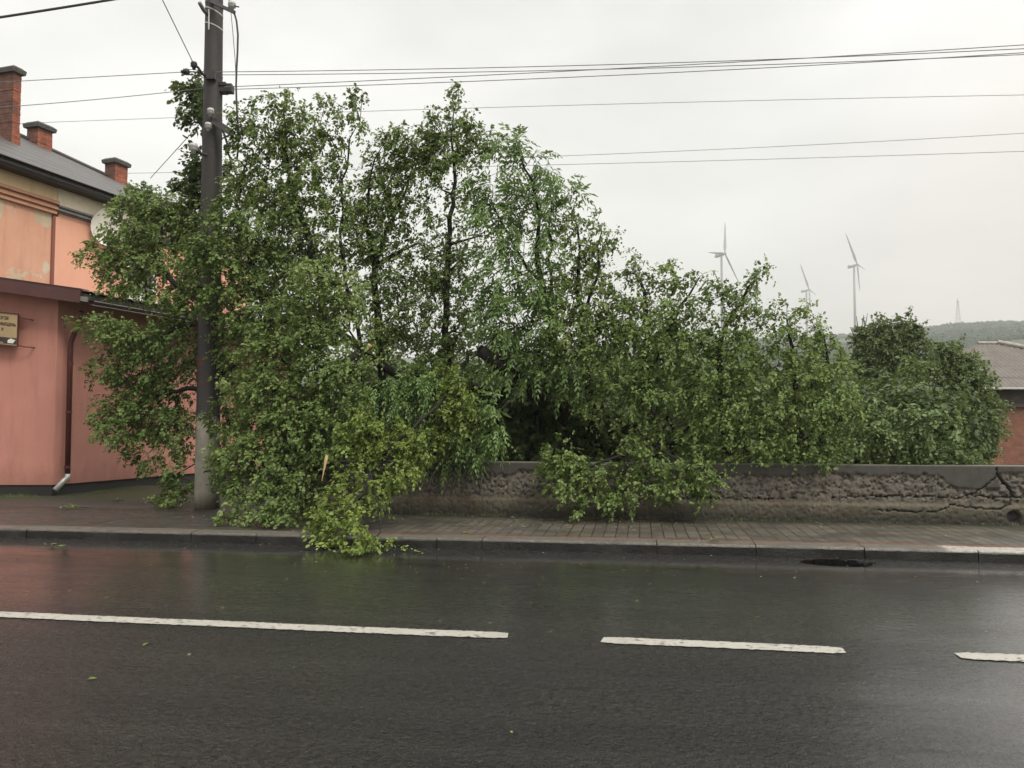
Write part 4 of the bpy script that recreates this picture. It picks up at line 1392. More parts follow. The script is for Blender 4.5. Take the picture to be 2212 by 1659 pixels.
LANCE = np.array([(0, 0, 0), (-.40, .30, .10), (-.34, .62, .10), (0, 1.0, -.10), (.34, .62, .10), (.40, .30, .10)])
def leaf_geo(pos, d, nrm, ln, wd, tone, template):
    d = unit(d); w = unit(np.cross(d, nrm)); n = np.cross(w, d)
    T = template
    co = (pos[:, None] + d[:, None] * (T[None, :, 1:2] * ln[:, None, None]) + w[:, None] * (T[None, :, 0:1] * wd[:, None, None])
          + n[:, None] * (T[None, :, 2:3] * wd[:, None, None]))
    N = len(pos)
    base = (np.arange(N) * 6)[:, None]
    q = np.stack([base + np.array([0, 1, 2, 3]), base + np.array([0, 3, 4, 5])], 1).reshape(-1, 4)
    return co.reshape(-1, 3), q, np.repeat(tone, 2)
def clip_ok(p):
    X, Y, Z = p[:, 0], p[:, 1], p[:, 2]
    bad = (Z < .015) & (Y < 13.3)
    bad |= (Z < .135) & (Y > 10.18) & (Y < 13.3)
    bad |= (Y > 12.80) & (Y < 13.19) & (Z < 1.0) & (X > -5.6)
    bad |= (np.hypot(X - POLE_XY[0], Y - POLE_XY[1]) < .24)
    return ~bad
_pb = P(447, 1096, PD); POLE_XY = (_pb.x, _pb.y)
WIND = np.array([-.25, -.1, -.0])

def grow(name, label, cat, lobes, limbs, mat, kind='round', leaf=.085, K=12, dens=56, big=1.08, group=None, seed=1, spread=.075,
         d0=None, wood_r=.0026, bark=None, droop=.5, trunk_r=None, tone0=.42):
    """lobes: (x, y, rx, ry, off[, density, tone]) in picture units; limbs: polylines of (x, y, off, radius)"""
    rng = np.random.default_rng(seed)
    def W(x, y, off):
        return np.array(P(x, y, (wall_d(x) if d0 is None else d0) + off))
    pts, par, fix = [], [], []
    for li, limb in enumerate(limbs):
        P_ = [W(x, y, o) for x, y, o, r in limb]; Rr = [q[3] for q in limb]
        last = None
        if pts:
            dd = np.linalg.norm(np.array(pts) - P_[0], axis=1); last = int(dd.argmin())
        for k in range(len(P_)):
            if k == 0:
                pts.append(P_[0]); par.append(-1 if last is None else last); fix.append(Rr[0]); last = len(pts) - 1
                continue
            L = np.linalg.norm(P_[k] - P_[k - 1]); n = max(1, int(L / .22))
            amp = .10 * L / max(n, 1)
            for j in range(1, n + 1):
                t = j / n
                p = P_[k - 1] * (1 - t) + P_[k] * t
                if 0 < j < n: p = p + rng.normal(0, amp, 3)
                pts.append(p); par.append(last); fix.append(Rr[k - 1] * (1 - t) + Rr[k] * t); last = len(pts) - 1
    nl = len(pts)
    path = np.zeros(200000); PP = np.zeros((200000, 3))
    for i, p in enumerate(pts):
        PP[i] = p
        if par[i] >= 0: path[i] = path[par[i]] + np.linalg.norm(p - PP[par[i]])
    cnt = nl
    root0 = PP[0].copy()
    lob = []
    for lb in lobes:
        x, y, rx, ry, off = lb[:5]; de = lb[5] if len(lb) > 5 else 1.0; tn = lb[6] if len(lb) > 6 else 0.0
        d = (wall_d(x) if d0 is None else d0) + off
        c = W(x, y, off); sx, sy = rx * d / F * big, ry * d / F * big
        lob.append((c, sx, sy, max(.16, .85 * (sx + sy) / 2), de, tn + rng.normal(0, .17)))
    lob.sort(key=lambda l: np.linalg.norm(l[0] - root0))
    tone_node = {}
    ce = np.array(C(1, 0, 0)); cf = np.array(C(0, 1, 0))
    tips = []
    def attach(p, alpha=.22, maxn=None):
        nonlocal cnt
        dd = np.linalg.norm(PP[:cnt] - p, axis=1)
        cost = dd + alpha * path[:cnt]
        j = int(cost.argmin())
        L = dd[j]
        last = j
        n = int(L / .34)
        if n > 0:
            up = np.array([0, 0, 1.0])
            for q in range(1, n + 1):
                t = q / (n + 1)
                m_ = PP[j] * (1 - t) + p * t + up * .16 * L * math.sin(math.pi * t) * (1 - droop * .6) + rng.normal(0, .035 * L / (n + 1) ** .5, 3)
                PP[cnt] = m_; par.append(last); path[cnt] = path[last] + np.linalg.norm(m_ - PP[last]); last = cnt; cnt += 1
        PP[cnt] = p; par.append(last); path[cnt] = path[last] + np.linalg.norm(p - PP[last]); cnt += 1
        return cnt - 1
    for c, sx, sy, sz, de, tn in lob:
        attach(c)
        n = max(4, int(dens * DM * math.pi * sx * sy * de))
        u = unit(rng.normal(size=(n, 3))) * (rng.uniform(0.02, 1, (n, 1)) ** .42)
        # lumpy outline
        ph = rng.uniform(0, 6.28, 3)
        a = np.arctan2(u[:, 2], u[:, 0])
        lump = 1 + .16 * np.sin(3 * a + ph[0]) + .11 * np.sin(5 * a + ph[1])
        u = u * lump[:, None]
        q = c + ce * (u[:, 0:1] * sx) + cf * (u[:, 1:2] * sz) + np.array([0, 0, 1.0]) * (u[:, 2:3] * sy)
        order = np.argsort(np.linalg.norm(q - c, axis=1))
        for i in order:
            j = attach(q[i], .15)
            tips.append((j, c, tn))
    N = cnt; par_a = np.array(par)
    rad = np.full(N, wood_r) ** 2.3
    acc = np.zeros(N)
    r_ = np.zeros(N)
    for i in range(N - 1, -1, -1):
        v = max(acc[i], wood_r ** 2.3)
        r_[i] = v ** (1 / 2.3)
        if i < nl: r_[i] = fix[i]; v = min(v, fix[i] ** 2.3)
        if par_a[i] >= 0: acc[par_a[i]] += v
    r_ = np.minimum(r_, max(fix))
    # wood
    root = thing(name, tuple(root0), label, cat, group)
    W_co, W_q, W_n = [], [], [0]
    def frusta(sel, ns):
        i = sel; p = par_a[i]
        if len(i) == 0: return
        A, B = PP[p], PP[i]
        d = unit(B - A); ref = np.where(np.abs(d[:, 2:3]) < .9, np.array([[0, 0, 1.0]]), np.array([[1.0, 0, 0]]))
        u = unit(np.cross(d, ref)); v = np.cross(d, u)
        an = 2 * math.pi * np.arange(ns) / ns
        ring = u[:, None] * np.cos(an)[None, :, None] + v[:, None] * np.sin(an)[None, :, None]
        ra = np.minimum(r_[p], r_[i] * 1.5)
        Ra = A[:, None] - d[:, None] * (ra * .3)[:, None, None] + ring * ra[:, None, None]; Rb = B[:, None] + ring * r_[i][:, None, None]
        co = np.concatenate([Ra, Rb], 1).reshape(-1, 3)
        b = (np.arange(len(i)) * 2 * ns)[:, None]
        k = np.arange(ns); k2 = (k + 1) % ns
        q = np.stack([b + k, b + k2, b + k2 + ns, b + k + ns], -1).reshape(-1, 4)
        W_co.append(co); W_q.append(q + W_n[0]); W_n[0] += len(co)
    allc = np.arange(N)[par_a >= 0]
    frusta(allc[r_[allc] > .028], 9); frusta(allc[r_[allc] <= .028], 4)
    np_mesh('trunk', np.concatenate(W_co), np.concatenate(W_q), bark or M_BARK, root, smooth=True)
    # leaves
    tj = np.array([t[0] for t in tips]); tc = np.array([t[1] for t in tips]); tt = np.array([t[2] for t in tips])
    tipp = PP[tj]; tpar = PP[par_a[tj]]
    if kind == 'round':
        rep = np.repeat(np.arange(len(tj)), rng.poisson(K * KM, len(tj)))
        n = len(rep); tq = rng.uniform(.1, 1.1, (n, 1))
        seg = tipp[rep] - tpar[rep]
        seg = seg / np.maximum(np.linalg.norm(seg, axis=1, keepdims=True), .01) * np.minimum(np.linalg.norm(seg, axis=1, keepdims=True), .30)
        outw = unit(tipp[rep] - tc[rep] + rng.normal(0, .02, (n, 3)))
        NT_ = 4
        tdir = unit(rng.normal(0, .75, (len(tj), NT_, 3)) + unit(tipp - tc)[:, None] * .75 + np.array([0, 0, -.55]) * droop * 2 + WIND * 2.2)
        tdir = tdir * rng.uniform(.5, 1.35, (len(tj), NT_, 1)) * (spread * 2.3)
        ti = rng.integers(0, NT_, n)
        sp_ = tdir[rep, ti]
        pos = tipp[rep] + sp_ * tq + rng.normal(0, spread * .20, (n, 3)) + np.array([0, 0, -1.0]) * (spread * .7 * tq ** 2)
        d = unit(sp_) * .8 + rng.normal(0, .45, (n, 3)) + np.array([0, 0, -.8]) * droop + WIND
        nr = outw * .55 + np.array([0, 0, 1.0]) * .75 + rng.normal(0, .45, (n, 3))
        ln = leaf * np.clip(rng.lognormal(-.12, .28, n), .45, 1.5); wd = ln * rng.uniform(.62, .92, n)
        tone = np.clip(tone0 + tt[rep] + np.repeat(rng.normal(0, .13, len(tj)), np.bincount(rep, minlength=len(tj)))[:n] + rng.normal(0, .09, n), 0, 1)
        tmpl = ROUND
    else:
        rep0 = np.repeat(np.arange(len(tj)), rng.poisson(K * KM, len(tj)))
        n0 = len(rep0)
        outw = unit(tipp[rep0] - tc[rep0] + rng.normal(0, .02, (n0, 3)))
        D = unit(outw * .6 + rng.normal(0, .5, (n0, 3)) + np.array([0, 0, -.30]) * droop + WIND * 1.2)
        B0 = tipp[rep0] + rng.normal(0, .03, (n0, 3))
        Lr = leaf * rng.uniform(2.7, 3.9, n0)
        side = unit(np.cross(D, np.array([0, 0, 1.0]) + rng.normal(0, .3, (n0, 3))))
        up = unit(np.cross(side, D))
        P_, D_, N_, T_ = [], [], [], []
        tb = tone0 + tt[rep0] + rng.normal(0, .12, n0)
        for tq, sg in ((.28, 1), (.28, -1), (.46, 1), (.46, -1), (.64, 1), (.64, -1), (.82, 1), (.82, -1), (1.0, 0)):
            pp_ = B0 + D * (Lr * tq)[:, None] + np.array([0, 0, -1.0]) * (Lr * .42 * droop * 2 * tq * tq)[:, None]
            dd_ = D * (.75 if sg else 1) + side * sg * .8 + np.array([0, 0, -.55 * droop * 2])
            P_.append(pp_); D_.append(dd_ + rng.normal(0, .12, (n0, 3))); N_.append(up + rng.normal(0, .25, (n0, 3))); T_.append(tb + rng.normal(0, .07, n0))
        pos = np.concatenate(P_); d = np.concatenate(D_); nr = np.concatenate(N_); tone = np.clip(np.concatenate(T_), 0, 1)
        n = len(pos); ln = leaf * rng.uniform(.8, 1.2, n); wd = ln * .40; tmpl = LANCE
    ok = clip_ok(pos + unit(d) * ln[:, None] * .6) & clip_ok(pos)
    pos, d, nr, ln, wd, tone = pos[ok], d[ok], nr[ok], ln[ok], wd[ok], tone[ok]
    co, q, tn = leaf_geo(pos, d, nr, ln, wd, tone, tmpl)
    co[:, 2] = np.where((co[:, 1] < 13.3) & (co[:, 2] < .008), .008, co[:, 2])
    np_mesh('foliage', co, q, mat, root, tone=tn)
    return root, len(pos)

TOT = 0
DM, KM = 1.45, 2.7
def T(*a, **k):
    global TOT
    r, n = grow(*a, **k); TOT += n
    return r

# --- the big fallen tree
A_lobes = [  # low and inner lobes get a darker tone, painting shade into the leaf colour
 (283,470,42,60,0.5,1.1,0.1),(305,425,50,36,0.5,1.1,0.1),(350,470,50,50,0.6,1,0.05),(225,540,45,34,0.4,1.1,0.1),(290,560,62,50,0.5,1.1,0.08),(255,605,42,34,0.5,1,0.05),
 (335,560,45,55,0.6,1,0),(300,620,45,24,0.5,0.9,0),(360,440,30,24,0.6,0.7,0.05),(392,470,26,34,0.7,0.9,-0.05),(350,640,45,26,0.6,0.8,-0.1),(215,705,45,28,0.2,1.1,0),
 (260,725,48,44,0.2,1.1,-0.02),(310,735,52,44,0.3,1,-0.1),(370,730,50,48,0.5,1,-0.22),(240,790,40,34,0.3,1,-0.12),(300,800,62,50,0.5,1,-0.2),(270,865,40,46,0.5,1,-0.17),
 (225,900,28,34,0.3,0.9,-0.04),(255,930,44,26,0.3,1,-0.12),(320,905,60,50,0.5,1,-0.22),(370,850,42,50,0.6,0.8,-0.22),(385,930,40,60,0.6,1,-0.22),(320,980,40,26,0.5,1,-0.2),
 (390,1020,32,50,0.5,1,-0.17),(370,1070,32,26,0.4,1,-0.22),(540,272,42,36,0.1,1,0.04),(515,245,20,16,0.1,0.8,0.04),(585,225,28,26,0.2,0.9,0.04),(612,203,15,18,0.2,0.9,0.04),
 (640,238,38,28,0.2,1,0.09),(575,298,58,40,0.1,1,0.04),(655,285,52,42,0.2,1.1,0.09),(700,232,28,22,0.3,0.7,0.04),(742,232,40,28,0.3,0.6,0.04),(782,213,22,18,0.3,0.8,0.04),
 (778,262,26,26,0.3,0.5,0.04),(715,300,38,40,0.3,0.75,0.04),(745,340,28,28,0.3,0.55,0.04),(532,350,36,40,0,0.8,0.04),(512,400,30,34,0,0.7,0.04),(600,365,55,48,0.2,1,0.04),
 (668,360,50,48,0.2,1,0.07),(560,400,40,36,0.2,0.6,0.04),(725,395,36,42,0.3,0.8,0.04),(480,455,40,48,-0.5,1,0.08),(445,510,42,40,-0.6,1,0.12),(520,465,42,38,-0.3,0.9,0.05),
 (590,440,52,42,0.1,1,0),(655,440,52,46,0.2,1,0),(720,450,40,45,0.3,0.9,0),(410,560,34,40,-0.5,0.9,0.12),(470,550,52,42,-0.5,1,0.1),(540,525,56,48,-0.1,1,0),
 (610,520,55,46,0.1,1,-0.05),(680,520,52,48,0.2,1,-0.05),(745,510,32,48,0.3,0.7,0),(430,620,40,40,-0.4,1,0.08),(490,610,52,46,-0.3,1,0.02),(560,600,56,50,0,1,-0.05),
 (630,590,46,50,0,1,-0.05),(700,590,48,34,-0.9,1.1,0.32),(672,572,24,18,-0.9,1,0.32),(745,620,44,44,-0.8,1.1,0.26),(690,640,55,44,-0.7,1.1,0.22),(640,660,44,44,-0.4,1,0.1),
 (775,640,24,30,-0.4,0.8,0.2),(500,680,44,44,0,1,-0.05),(560,680,52,48,-0.3,1,0),(500,745,34,44,0.1,1,-0.1),(600,730,50,36,-1,1.1,0.2),(555,770,38,34,-1,1.1,0.2),
 (610,780,58,50,-1,1.1,0.15),(530,830,44,44,-1,1,0.12),(590,850,60,50,-1.1,1.1,0.08),(670,720,60,46,-0.8,1,0.12),(740,700,50,44,-0.7,1,0.1),(680,790,60,50,-0.9,1,0.06),
 (740,790,46,50,-0.8,1,0),(790,760,34,44,-0.5,0.7,0),(780,820,34,50,-0.6,0.8,-0.05),(660,870,60,52,-1,1,-0.05),(725,880,46,50,-0.9,1,-0.1),(550,910,56,44,-1.1,1,0),
 (620,930,60,50,-1.2,1.1,-0.04),(690,950,52,50,-1.1,0.9,-0.15),(515,960,40,40,-1.1,1,0),(560,990,56,44,-1.2,1,-0.07),(630,1010,60,50,-1.3,1,-0.1),(500,1020,28,34,-1.1,1,-0.05),
 (530,1060,40,34,-1.3,1,-0.1),(600,1070,56,36,-1.5,1,-0.1),(660,1060,44,40,-1.4,0.9,-0.15),(480,985,20,22,-1,1,0),(510,1115,40,24,-2.0,1,0),(565,1112,52,26,-2.0,1,-0.05),
 (625,1100,52,28,-1.95,1,-0.1),(470,893,22,28,-0.9,1,0.02),(478,925,20,22,-0.9,0.9,-0.05),(450,700,30,30,0.9,1,-0.2),(450,780,45,60,1,1,-0.2),(500,850,40,60,0.6,1,-0.15),
 (480,930,30,60,0.5,1,-0.3),(520,1000,50,60,-0.2,1,-0.3),(440,655,40,30,.9,1,-.2),(400,692,42,28,.8,1,-.12),(560,640,80,60,1.2,0.9,-0.2),(660,680,90,70,1,0.9,-0.2),(640,560,90,60,1.3,0.9,-0.15),(600,450,80,60,1.2,0.8,-0.1),
 (600,850,100,80,0.2,0.9,-0.2),(700,900,90,80,0.1,0.9,-0.35),(620,1000,100,70,-0.2,0.9,-0.35),(350,760,70,60,1.2,0.9,-0.32),(330,880,80,70,1.2,0.9,-0.32),(290,520,70,60,1.2,0.9,-0.1),
 (400,640,60,34,1,0.9,-0.15),
]
A_limbs = [
 [(1330,1090,1.9,.15),(1280,1010,1.7,.14),(1220,905,1.6,.13),(1130,860,1.6,.12),(1040,840,1.6,.10),(950,830,1.5,.085),(860,810,1.2,.08),(780,760,.9,.075),(700,690,.6,.07)],
 [(1220,905,1.4,.13),(1140,830,.5,.12),(1075,782,.0,.11),(1036,756,-.15,.10)],
 [(700,690,.6,.075),(690,600,.2,.065),(668,520,.2,.055),(640,440,.2,.045),(620,340,.2,.03),(612,240,.2,.012)],
 [(780,760,.9,.04),(770,690,.6,.036),(745,610,.3,.032),(735,520,.2,.028),(738,420,.3,.02),(755,300,.3,.015)],
 [(700,690,.6,.075),(590,700,.3,.07),(500,690,.7,.06),(430,655,.8,.055),(372,608,.6,.05),(345,560,.6,.04),(350,480,.6,.02)],
 [(500,690,.7,.05),(420,700,.7,.04),(340,720,.5,.028),(260,745,.3,.014)],
 [(590,700,.3,.06),(520,780,.5,.05),(430,840,.6,.045),(350,850,.6,.035),(280,880,.5,.015)],
 [(780,760,.9,.07),(720,800,-.4,.06),(660,900,-.8,.05),(620,1000,-1.1,.035),(590,1080,-1.4,.015)],
 [(590,700,.3,.05),(540,560,.1,.04),(510,440,.0,.028),(535,330,.1,.014)],
]
bt = T('fallen_tree', 'huge uprooted leafy tree collapsed against the concrete pole and over the pavement', 'tree', A_lobes, A_limbs, ML_MAIN, leaf=.053, K=12, seed=3)

# broken stubs of the fallen tree showing fresh wood
def stub(a, b, r, nm='splintered_wood'):
    m = MB()
    a, b = Vector(a), Vector(b)
    m.tube([a, a.lerp(b, .2), a.lerp(b, .5), b], [r * 1.0, r * 1.1, r * .55, r * .12], 7)
    o = m.build(nm, M_SPLINT, bt)
    o['label'] = 'pale freshly split wood'
stub(P(706, 984, wall_d(700) - 2.0), P(695, 1040, wall_d(700) - 2.0), .021)
stub(P(800, 744, wall_d(800) - 1.2), P(792, 757, wall_d(800) - 1.2), .034)

# --- dark tree behind the pole
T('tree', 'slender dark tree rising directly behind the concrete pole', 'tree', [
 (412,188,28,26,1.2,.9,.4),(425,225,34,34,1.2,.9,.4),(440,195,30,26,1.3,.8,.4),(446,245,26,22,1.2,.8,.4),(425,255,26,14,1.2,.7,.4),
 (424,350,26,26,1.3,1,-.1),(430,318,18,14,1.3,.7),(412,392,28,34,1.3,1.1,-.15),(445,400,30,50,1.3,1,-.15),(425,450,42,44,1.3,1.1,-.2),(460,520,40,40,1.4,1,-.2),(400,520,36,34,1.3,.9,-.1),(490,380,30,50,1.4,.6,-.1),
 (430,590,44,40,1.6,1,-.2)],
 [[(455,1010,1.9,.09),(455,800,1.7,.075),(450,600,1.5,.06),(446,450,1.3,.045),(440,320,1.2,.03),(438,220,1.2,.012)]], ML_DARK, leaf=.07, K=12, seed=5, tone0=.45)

# --- two thin trees between the fallen tree and the ash
T('tree', 'airy tree with a forked dark trunk left of the thin straight one', 'tree', [
 (850,285,28,20,.9,.7),(870,300,30,24,.9,.6),(828,318,36,24,.9,.6),(880,330,34,32,.9,.7),(815,360,34,34,.9,.8),(862,378,36,34,.9,.9),(905,330,22,26,.9,.6),(800,420,36,40,.9,.9),(850,440,44,44,.9,.9),
 (895,440,36,24,.9,.45),(920,465,30,20,.9,.35),(880,500,38,28,.9,.4),(815,510,40,50,.9,.9),(862,540,34,30,.9,.6),(780,560,34,44,.9,.7),(840,590,40,34,.9,.6),(895,560,28,22,.9,.4),(800,640,36,36,.8,.7),
 (860,640,30,40,.9,.45),(840,690,34,30,.9,.8),(900,660,30,28,.9,.8),(870,705,50,34,1.1,.8),(905,735,46,26,1.3,.9),(830,735,44,30,1.0,.9),(860,610,36,34,1.1,.7),(905,600,26,28,1.2,.5),(770,470,26,44,.8,.8)],
 [[(830,960,1.5,.085),(825,800,1.2,.075),(818,690,1.0,.07),(808,600,.9,.06),(812,560,.9,.055),(790,480,.9,.035),(800,380,.9,.018),(830,310,.9,.008)],
  [(812,575,.9,.045),(850,550,.9,.035),(905,525,.9,.02)], [(812,560,.9,.045),(850,470,.9,.032),(885,380,.9,.02),(900,330,.9,.01)]], ML_MAIN, leaf=.050, K=11, dens=95, seed=7, tone0=.38)
T('tree', 'slim upright tree with a straight bare trunk topped by a tall leafy tip', 'tree', [
 (990,198,10,20,.8,1.3),(992,226,14,16,.8,1),(1004,245,18,14,.8,.9),(938,262,26,26,.8,1.0,.05),(970,280,34,32,.8,.9),(920,300,24,34,.8,.9,.05),(1010,285,34,26,.8,.9),(1028,270,14,14,.8,.8),(950,325,36,34,.8,.9),(990,330,30,34,.8,.9),(1020,330,22,30,.8,.6),
 (905,350,30,34,.8,.7),(930,380,34,24,.8,.6),(960,365,24,24,.8,.7),(955,410,30,24,.8,.5),(1060,300,26,30,.8,.8),(1050,325,18,26,.8,.6),(1042,290,14,14,.8,.5),
 (1000,400,16,24,.8,.35),(1000,440,22,26,.8,.45),(945,470,24,20,.8,.45),(985,490,30,24,.8,.55),(940,520,34,28,.8,.7),(1000,540,36,36,.8,.8,.08),(950,570,40,40,.8,.7),(1010,600,34,40,.8,.8),(925,610,36,30,.8,.5),
 (960,650,44,34,.8,.6),(1010,670,34,34,.8,.6),(930,690,34,30,.8,.6),(960,745,40,30,1.0,.9),(1010,720,34,30,1.0,.8),(955,600,34,30,1.0,.7),(975,720,36,26,.8,.6)],
 [[(985,1010,1.4,.075),(975,860,1.2,.07),(965,760,.9,.062),(964,680,.8,.056),(966,600,.8,.052),(972,500,.8,.044),(978,420,.8,.036),(980,350,.8,.026),(975,300,.8,.016),(990,215,.8,.006)],
  [(966,590,.8,.03),(1000,560,.8,.02)],[(965,530,.8,.03),(1000,520,.8,.024),(1035,510,.8,.014)]], ML_MAIN, leaf=.050, K=11, dens=84, seed=8, tone0=.38)

# --- ash with arching feathery leaves
T('ash_tree', 'tall ash tree with long drooping feathery leaves, arching at the top', 'tree', [
 (1095,300,22,12,.2,.9),(1120,318,22,16,.2,1),(1080,330,20,16,.2,.7),(1145,345,26,22,.2,1),(1175,365,26,24,.2,1),(1110,365,20,14,.2,.6),(1198,395,20,24,.2,.8),(1150,395,30,26,.2,.9),
 (1035,388,18,20,.2,1),(1065,400,24,16,.2,.9),(1045,430,30,26,.2,1),(1090,425,34,24,.2,1),(1130,430,34,28,.2,1),(1175,430,24,34,.2,.8),(1060,470,38,30,.1,1.1),(1110,480,38,34,.1,1.1),(1155,490,28,34,.2,.7),(1195,460,14,26,.2,.6),
 (1080,520,44,34,.1,1.1),(1130,550,34,40,.1,1,),(1180,540,28,44,.2,.7),(1090,590,46,36,.0,1),(1140,620,40,40,.0,1),(1060,640,40,34,0,.9),(1110,680,50,40,0,1),(1180,620,36,50,.1,.9),(1160,700,50,44,0,1),(1130,770,60,50,.1,1,-.15),(1200,780,50,50,.1,1,-.15),(1240,418,14,8,.1,.8,-.2)],
 [[(1230,1060,1.6,.10),(1225,900,1.2,.09),(1205,760,.7,.07),(1175,640,.4,.055),(1160,560,.3,.045),(1165,470,.2,.03),(1150,390,.2,.02),(1110,310,.2,.008)],
  [(1205,700,.5,.035),(1185,560,.3,.022),(1190,430,.2,.01)],[(1160,600,.3,.03),(1110,530,.2,.02),(1060,430,.2,.01)]], ML_ASH, kind='ash', leaf=.095, K=1.7, dens=30, seed=9, droop=.55, tone0=.62)

# --- broad-leaved tree in the middle, right of the ash
T('tree', 'bushy mid green tree just right of the ash, highest of the right hand row', 'tree', [
 (1238,452,20,20,.3,1,.1),(1228,490,30,34,.3,.9,.05),(1255,520,30,34,.3,.9),(1292,478,20,22,.3,.7,.05),(1302,510,26,34,.3,.7,.05),(1325,515,10,10,.3,.6),(1285,555,34,34,.3,.8),(1240,580,38,36,.3,1),(1300,600,34,40,.3,.9),(1225,640,44,44,.1,1,.05),(1275,660,44,44,.1,1),
 (1190,680,36,40,0,1,.1),(1230,710,50,44,0,1,.12),(1300,700,44,44,.1,1),(1200,760,44,40,0,1,.08),(1260,770,50,44,.1,1),(1320,770,40,40,.1,1),(1100,760,50,44,.3,.9,.1),(1060,720,44,40,.3,.9,.15),(1040,790,50,36,.3,.8,.08),(980,790,50,30,.5,.7),(930,770,40,24,.6,.5),
 (1350,690,40,44,.1,1),(1340,830,44,44,.0,1),(1280,850,50,50,.2,1,-.1)],
 [[(1300,1080,1.6,.12),(1290,960,1.3,.11),(1270,830,.9,.08),(1255,700,.5,.055),(1250,600,.3,.035),(1245,480,.3,.012)],[(1270,830,.9,.06),(1180,800,.7,.04),(1060,770,.5,.02)],[(1255,700,.5,.04),(1290,600,.3,.022),(1300,500,.3,.01)]],
 ML_MAIN, leaf=.051, K=12, seed=12, tone0=.42)
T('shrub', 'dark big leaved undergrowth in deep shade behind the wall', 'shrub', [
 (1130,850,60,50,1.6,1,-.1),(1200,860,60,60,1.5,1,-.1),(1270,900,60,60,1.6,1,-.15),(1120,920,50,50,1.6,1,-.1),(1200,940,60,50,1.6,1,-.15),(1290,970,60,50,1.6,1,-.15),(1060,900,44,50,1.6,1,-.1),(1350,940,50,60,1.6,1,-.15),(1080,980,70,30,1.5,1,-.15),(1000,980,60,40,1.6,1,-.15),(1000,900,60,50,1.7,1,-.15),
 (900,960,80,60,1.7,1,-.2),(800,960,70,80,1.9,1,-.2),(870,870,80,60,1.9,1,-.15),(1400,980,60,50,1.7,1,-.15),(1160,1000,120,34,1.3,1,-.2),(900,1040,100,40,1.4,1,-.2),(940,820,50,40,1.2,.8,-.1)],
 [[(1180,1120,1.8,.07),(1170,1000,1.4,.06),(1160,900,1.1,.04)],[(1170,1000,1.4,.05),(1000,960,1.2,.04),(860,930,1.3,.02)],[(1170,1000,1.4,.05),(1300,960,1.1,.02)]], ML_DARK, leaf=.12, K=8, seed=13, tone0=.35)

# --- ash boughs drooping over the wall in the centre
T('ash_tree', 'low ash boughs drooping like a fountain over the wall in the centre', 'tree', [
 (860,822,34,14,-.3,1.1,.15),(905,812,40,16,-.3,1.2,.2),(945,830,36,20,-.3,1.2,.15),(820,850,30,20,-.4,1,.1),(870,855,44,28,-.2,1,.0),(925,860,44,34,-.2,1,0),(900,900,50,34,0,1,-.15),(960,890,40,40,-.1,1,-.1),(985,940,34,36,-.2,.9,-.05),(930,950,44,36,0,1,-.15),
 (1062,868,16,24,-.4,1,.2),(1075,900,14,22,-.4,1.1,.25),(1086,932,12,20,-.4,1.1,.25),(1068,945,12,20,-.4,.9,.1),(1030,960,30,30,-.1,.8,-.1),(1000,985,40,24,-.1,.8,-.1),(780,880,24,24,-.2,.8,0)],
 [[(1080,1060,1.4,.05),(1060,930,.9,.045),(1010,840,.3,.035),(940,808,-.2,.02),(870,815,-.3,.01)],[(1030,880,.5,.02),(1065,850,-.3,.012),(1080,900,-.4,.006)]], ML_ASH, kind='ash', leaf=.078, K=2.1, dens=44, seed=15, droop=.75, tone0=.66)
T('broken_branch', 'snapped branch with yellow green leaves hanging down over pavement to the kerb', 'branch', [
 (985,835,30,26,-.5,1.1,.1),(1005,865,30,30,-.5,1.1,.12),(975,880,30,34,-.5,1.1,.08),(1000,905,26,24,-.5,1,.1),(960,925,26,22,-.5,.9,.05),(960,800,30,20,-.4,1,.1),
 (790,885,26,20,-1.3,1,.2),(770,930,30,22,-1.5,1,.2),(810,915,30,16,-1.5,1,.2),(860,925,40,18,-1.4,1.1,.22),(910,935,34,16,-1.4,1,.2),(800,955,40,20,-1.5,1,.1),(860,962,40,20,-1.5,1,.1),(750,965,18,14,-1.6,1,.18),
 (920,975,24,20,-1.4,1,.12),(900,1000,28,20,-1.5,1,.12),(850,1000,44,22,-1.6,1,.05),(790,1000,36,24,-1.6,1,0),(870,1030,34,20,-1.6,1,.12),(815,1040,44,24,-1.7,1,.05),(750,1040,32,26,-1.7,1,0),(775,1080,40,20,-1.8,1,.08),(720,1090,36,26,-2.2,1,.12),
 (820,1085,20,22,-1.9,.7,.05),(740,1120,48,24,-2.5,1.1,.05),(705,1145,30,26,-2.8,1.2,.15),(785,1130,30,22,-2.6,1,.05),(695,1120,24,22,-2.5,1,.15),(700,1168,16,12,-3.1,1.2,.1),(740,1160,34,18,-3.0,1.1,.08),
 (812,1158,26,14,-3.0,1.2,.15),(790,1183,42,14,-3.45,1.6,.2),(745,1190,30,10,-3.5,1.6,.2),(822,1175,20,12,-3.35,1.3,.15)],
 [[(1010,760,.6,.032),(995,830,-.2,.030),(930,890,-1.0,.026),(860,950,-1.5,.022),(800,1020,-1.75,.024),(760,1090,-2.2,.014),(715,1145,-2.8,.006)],[(800,1020,-1.75,.018),(822,1100,-2.3,.012),(822,1150,-3.0,.009),(800,1180,-3.4,.005)]],
 ML_YEL, leaf=.051, K=12, dens=84, seed=17, tone0=.50, spread=.06)
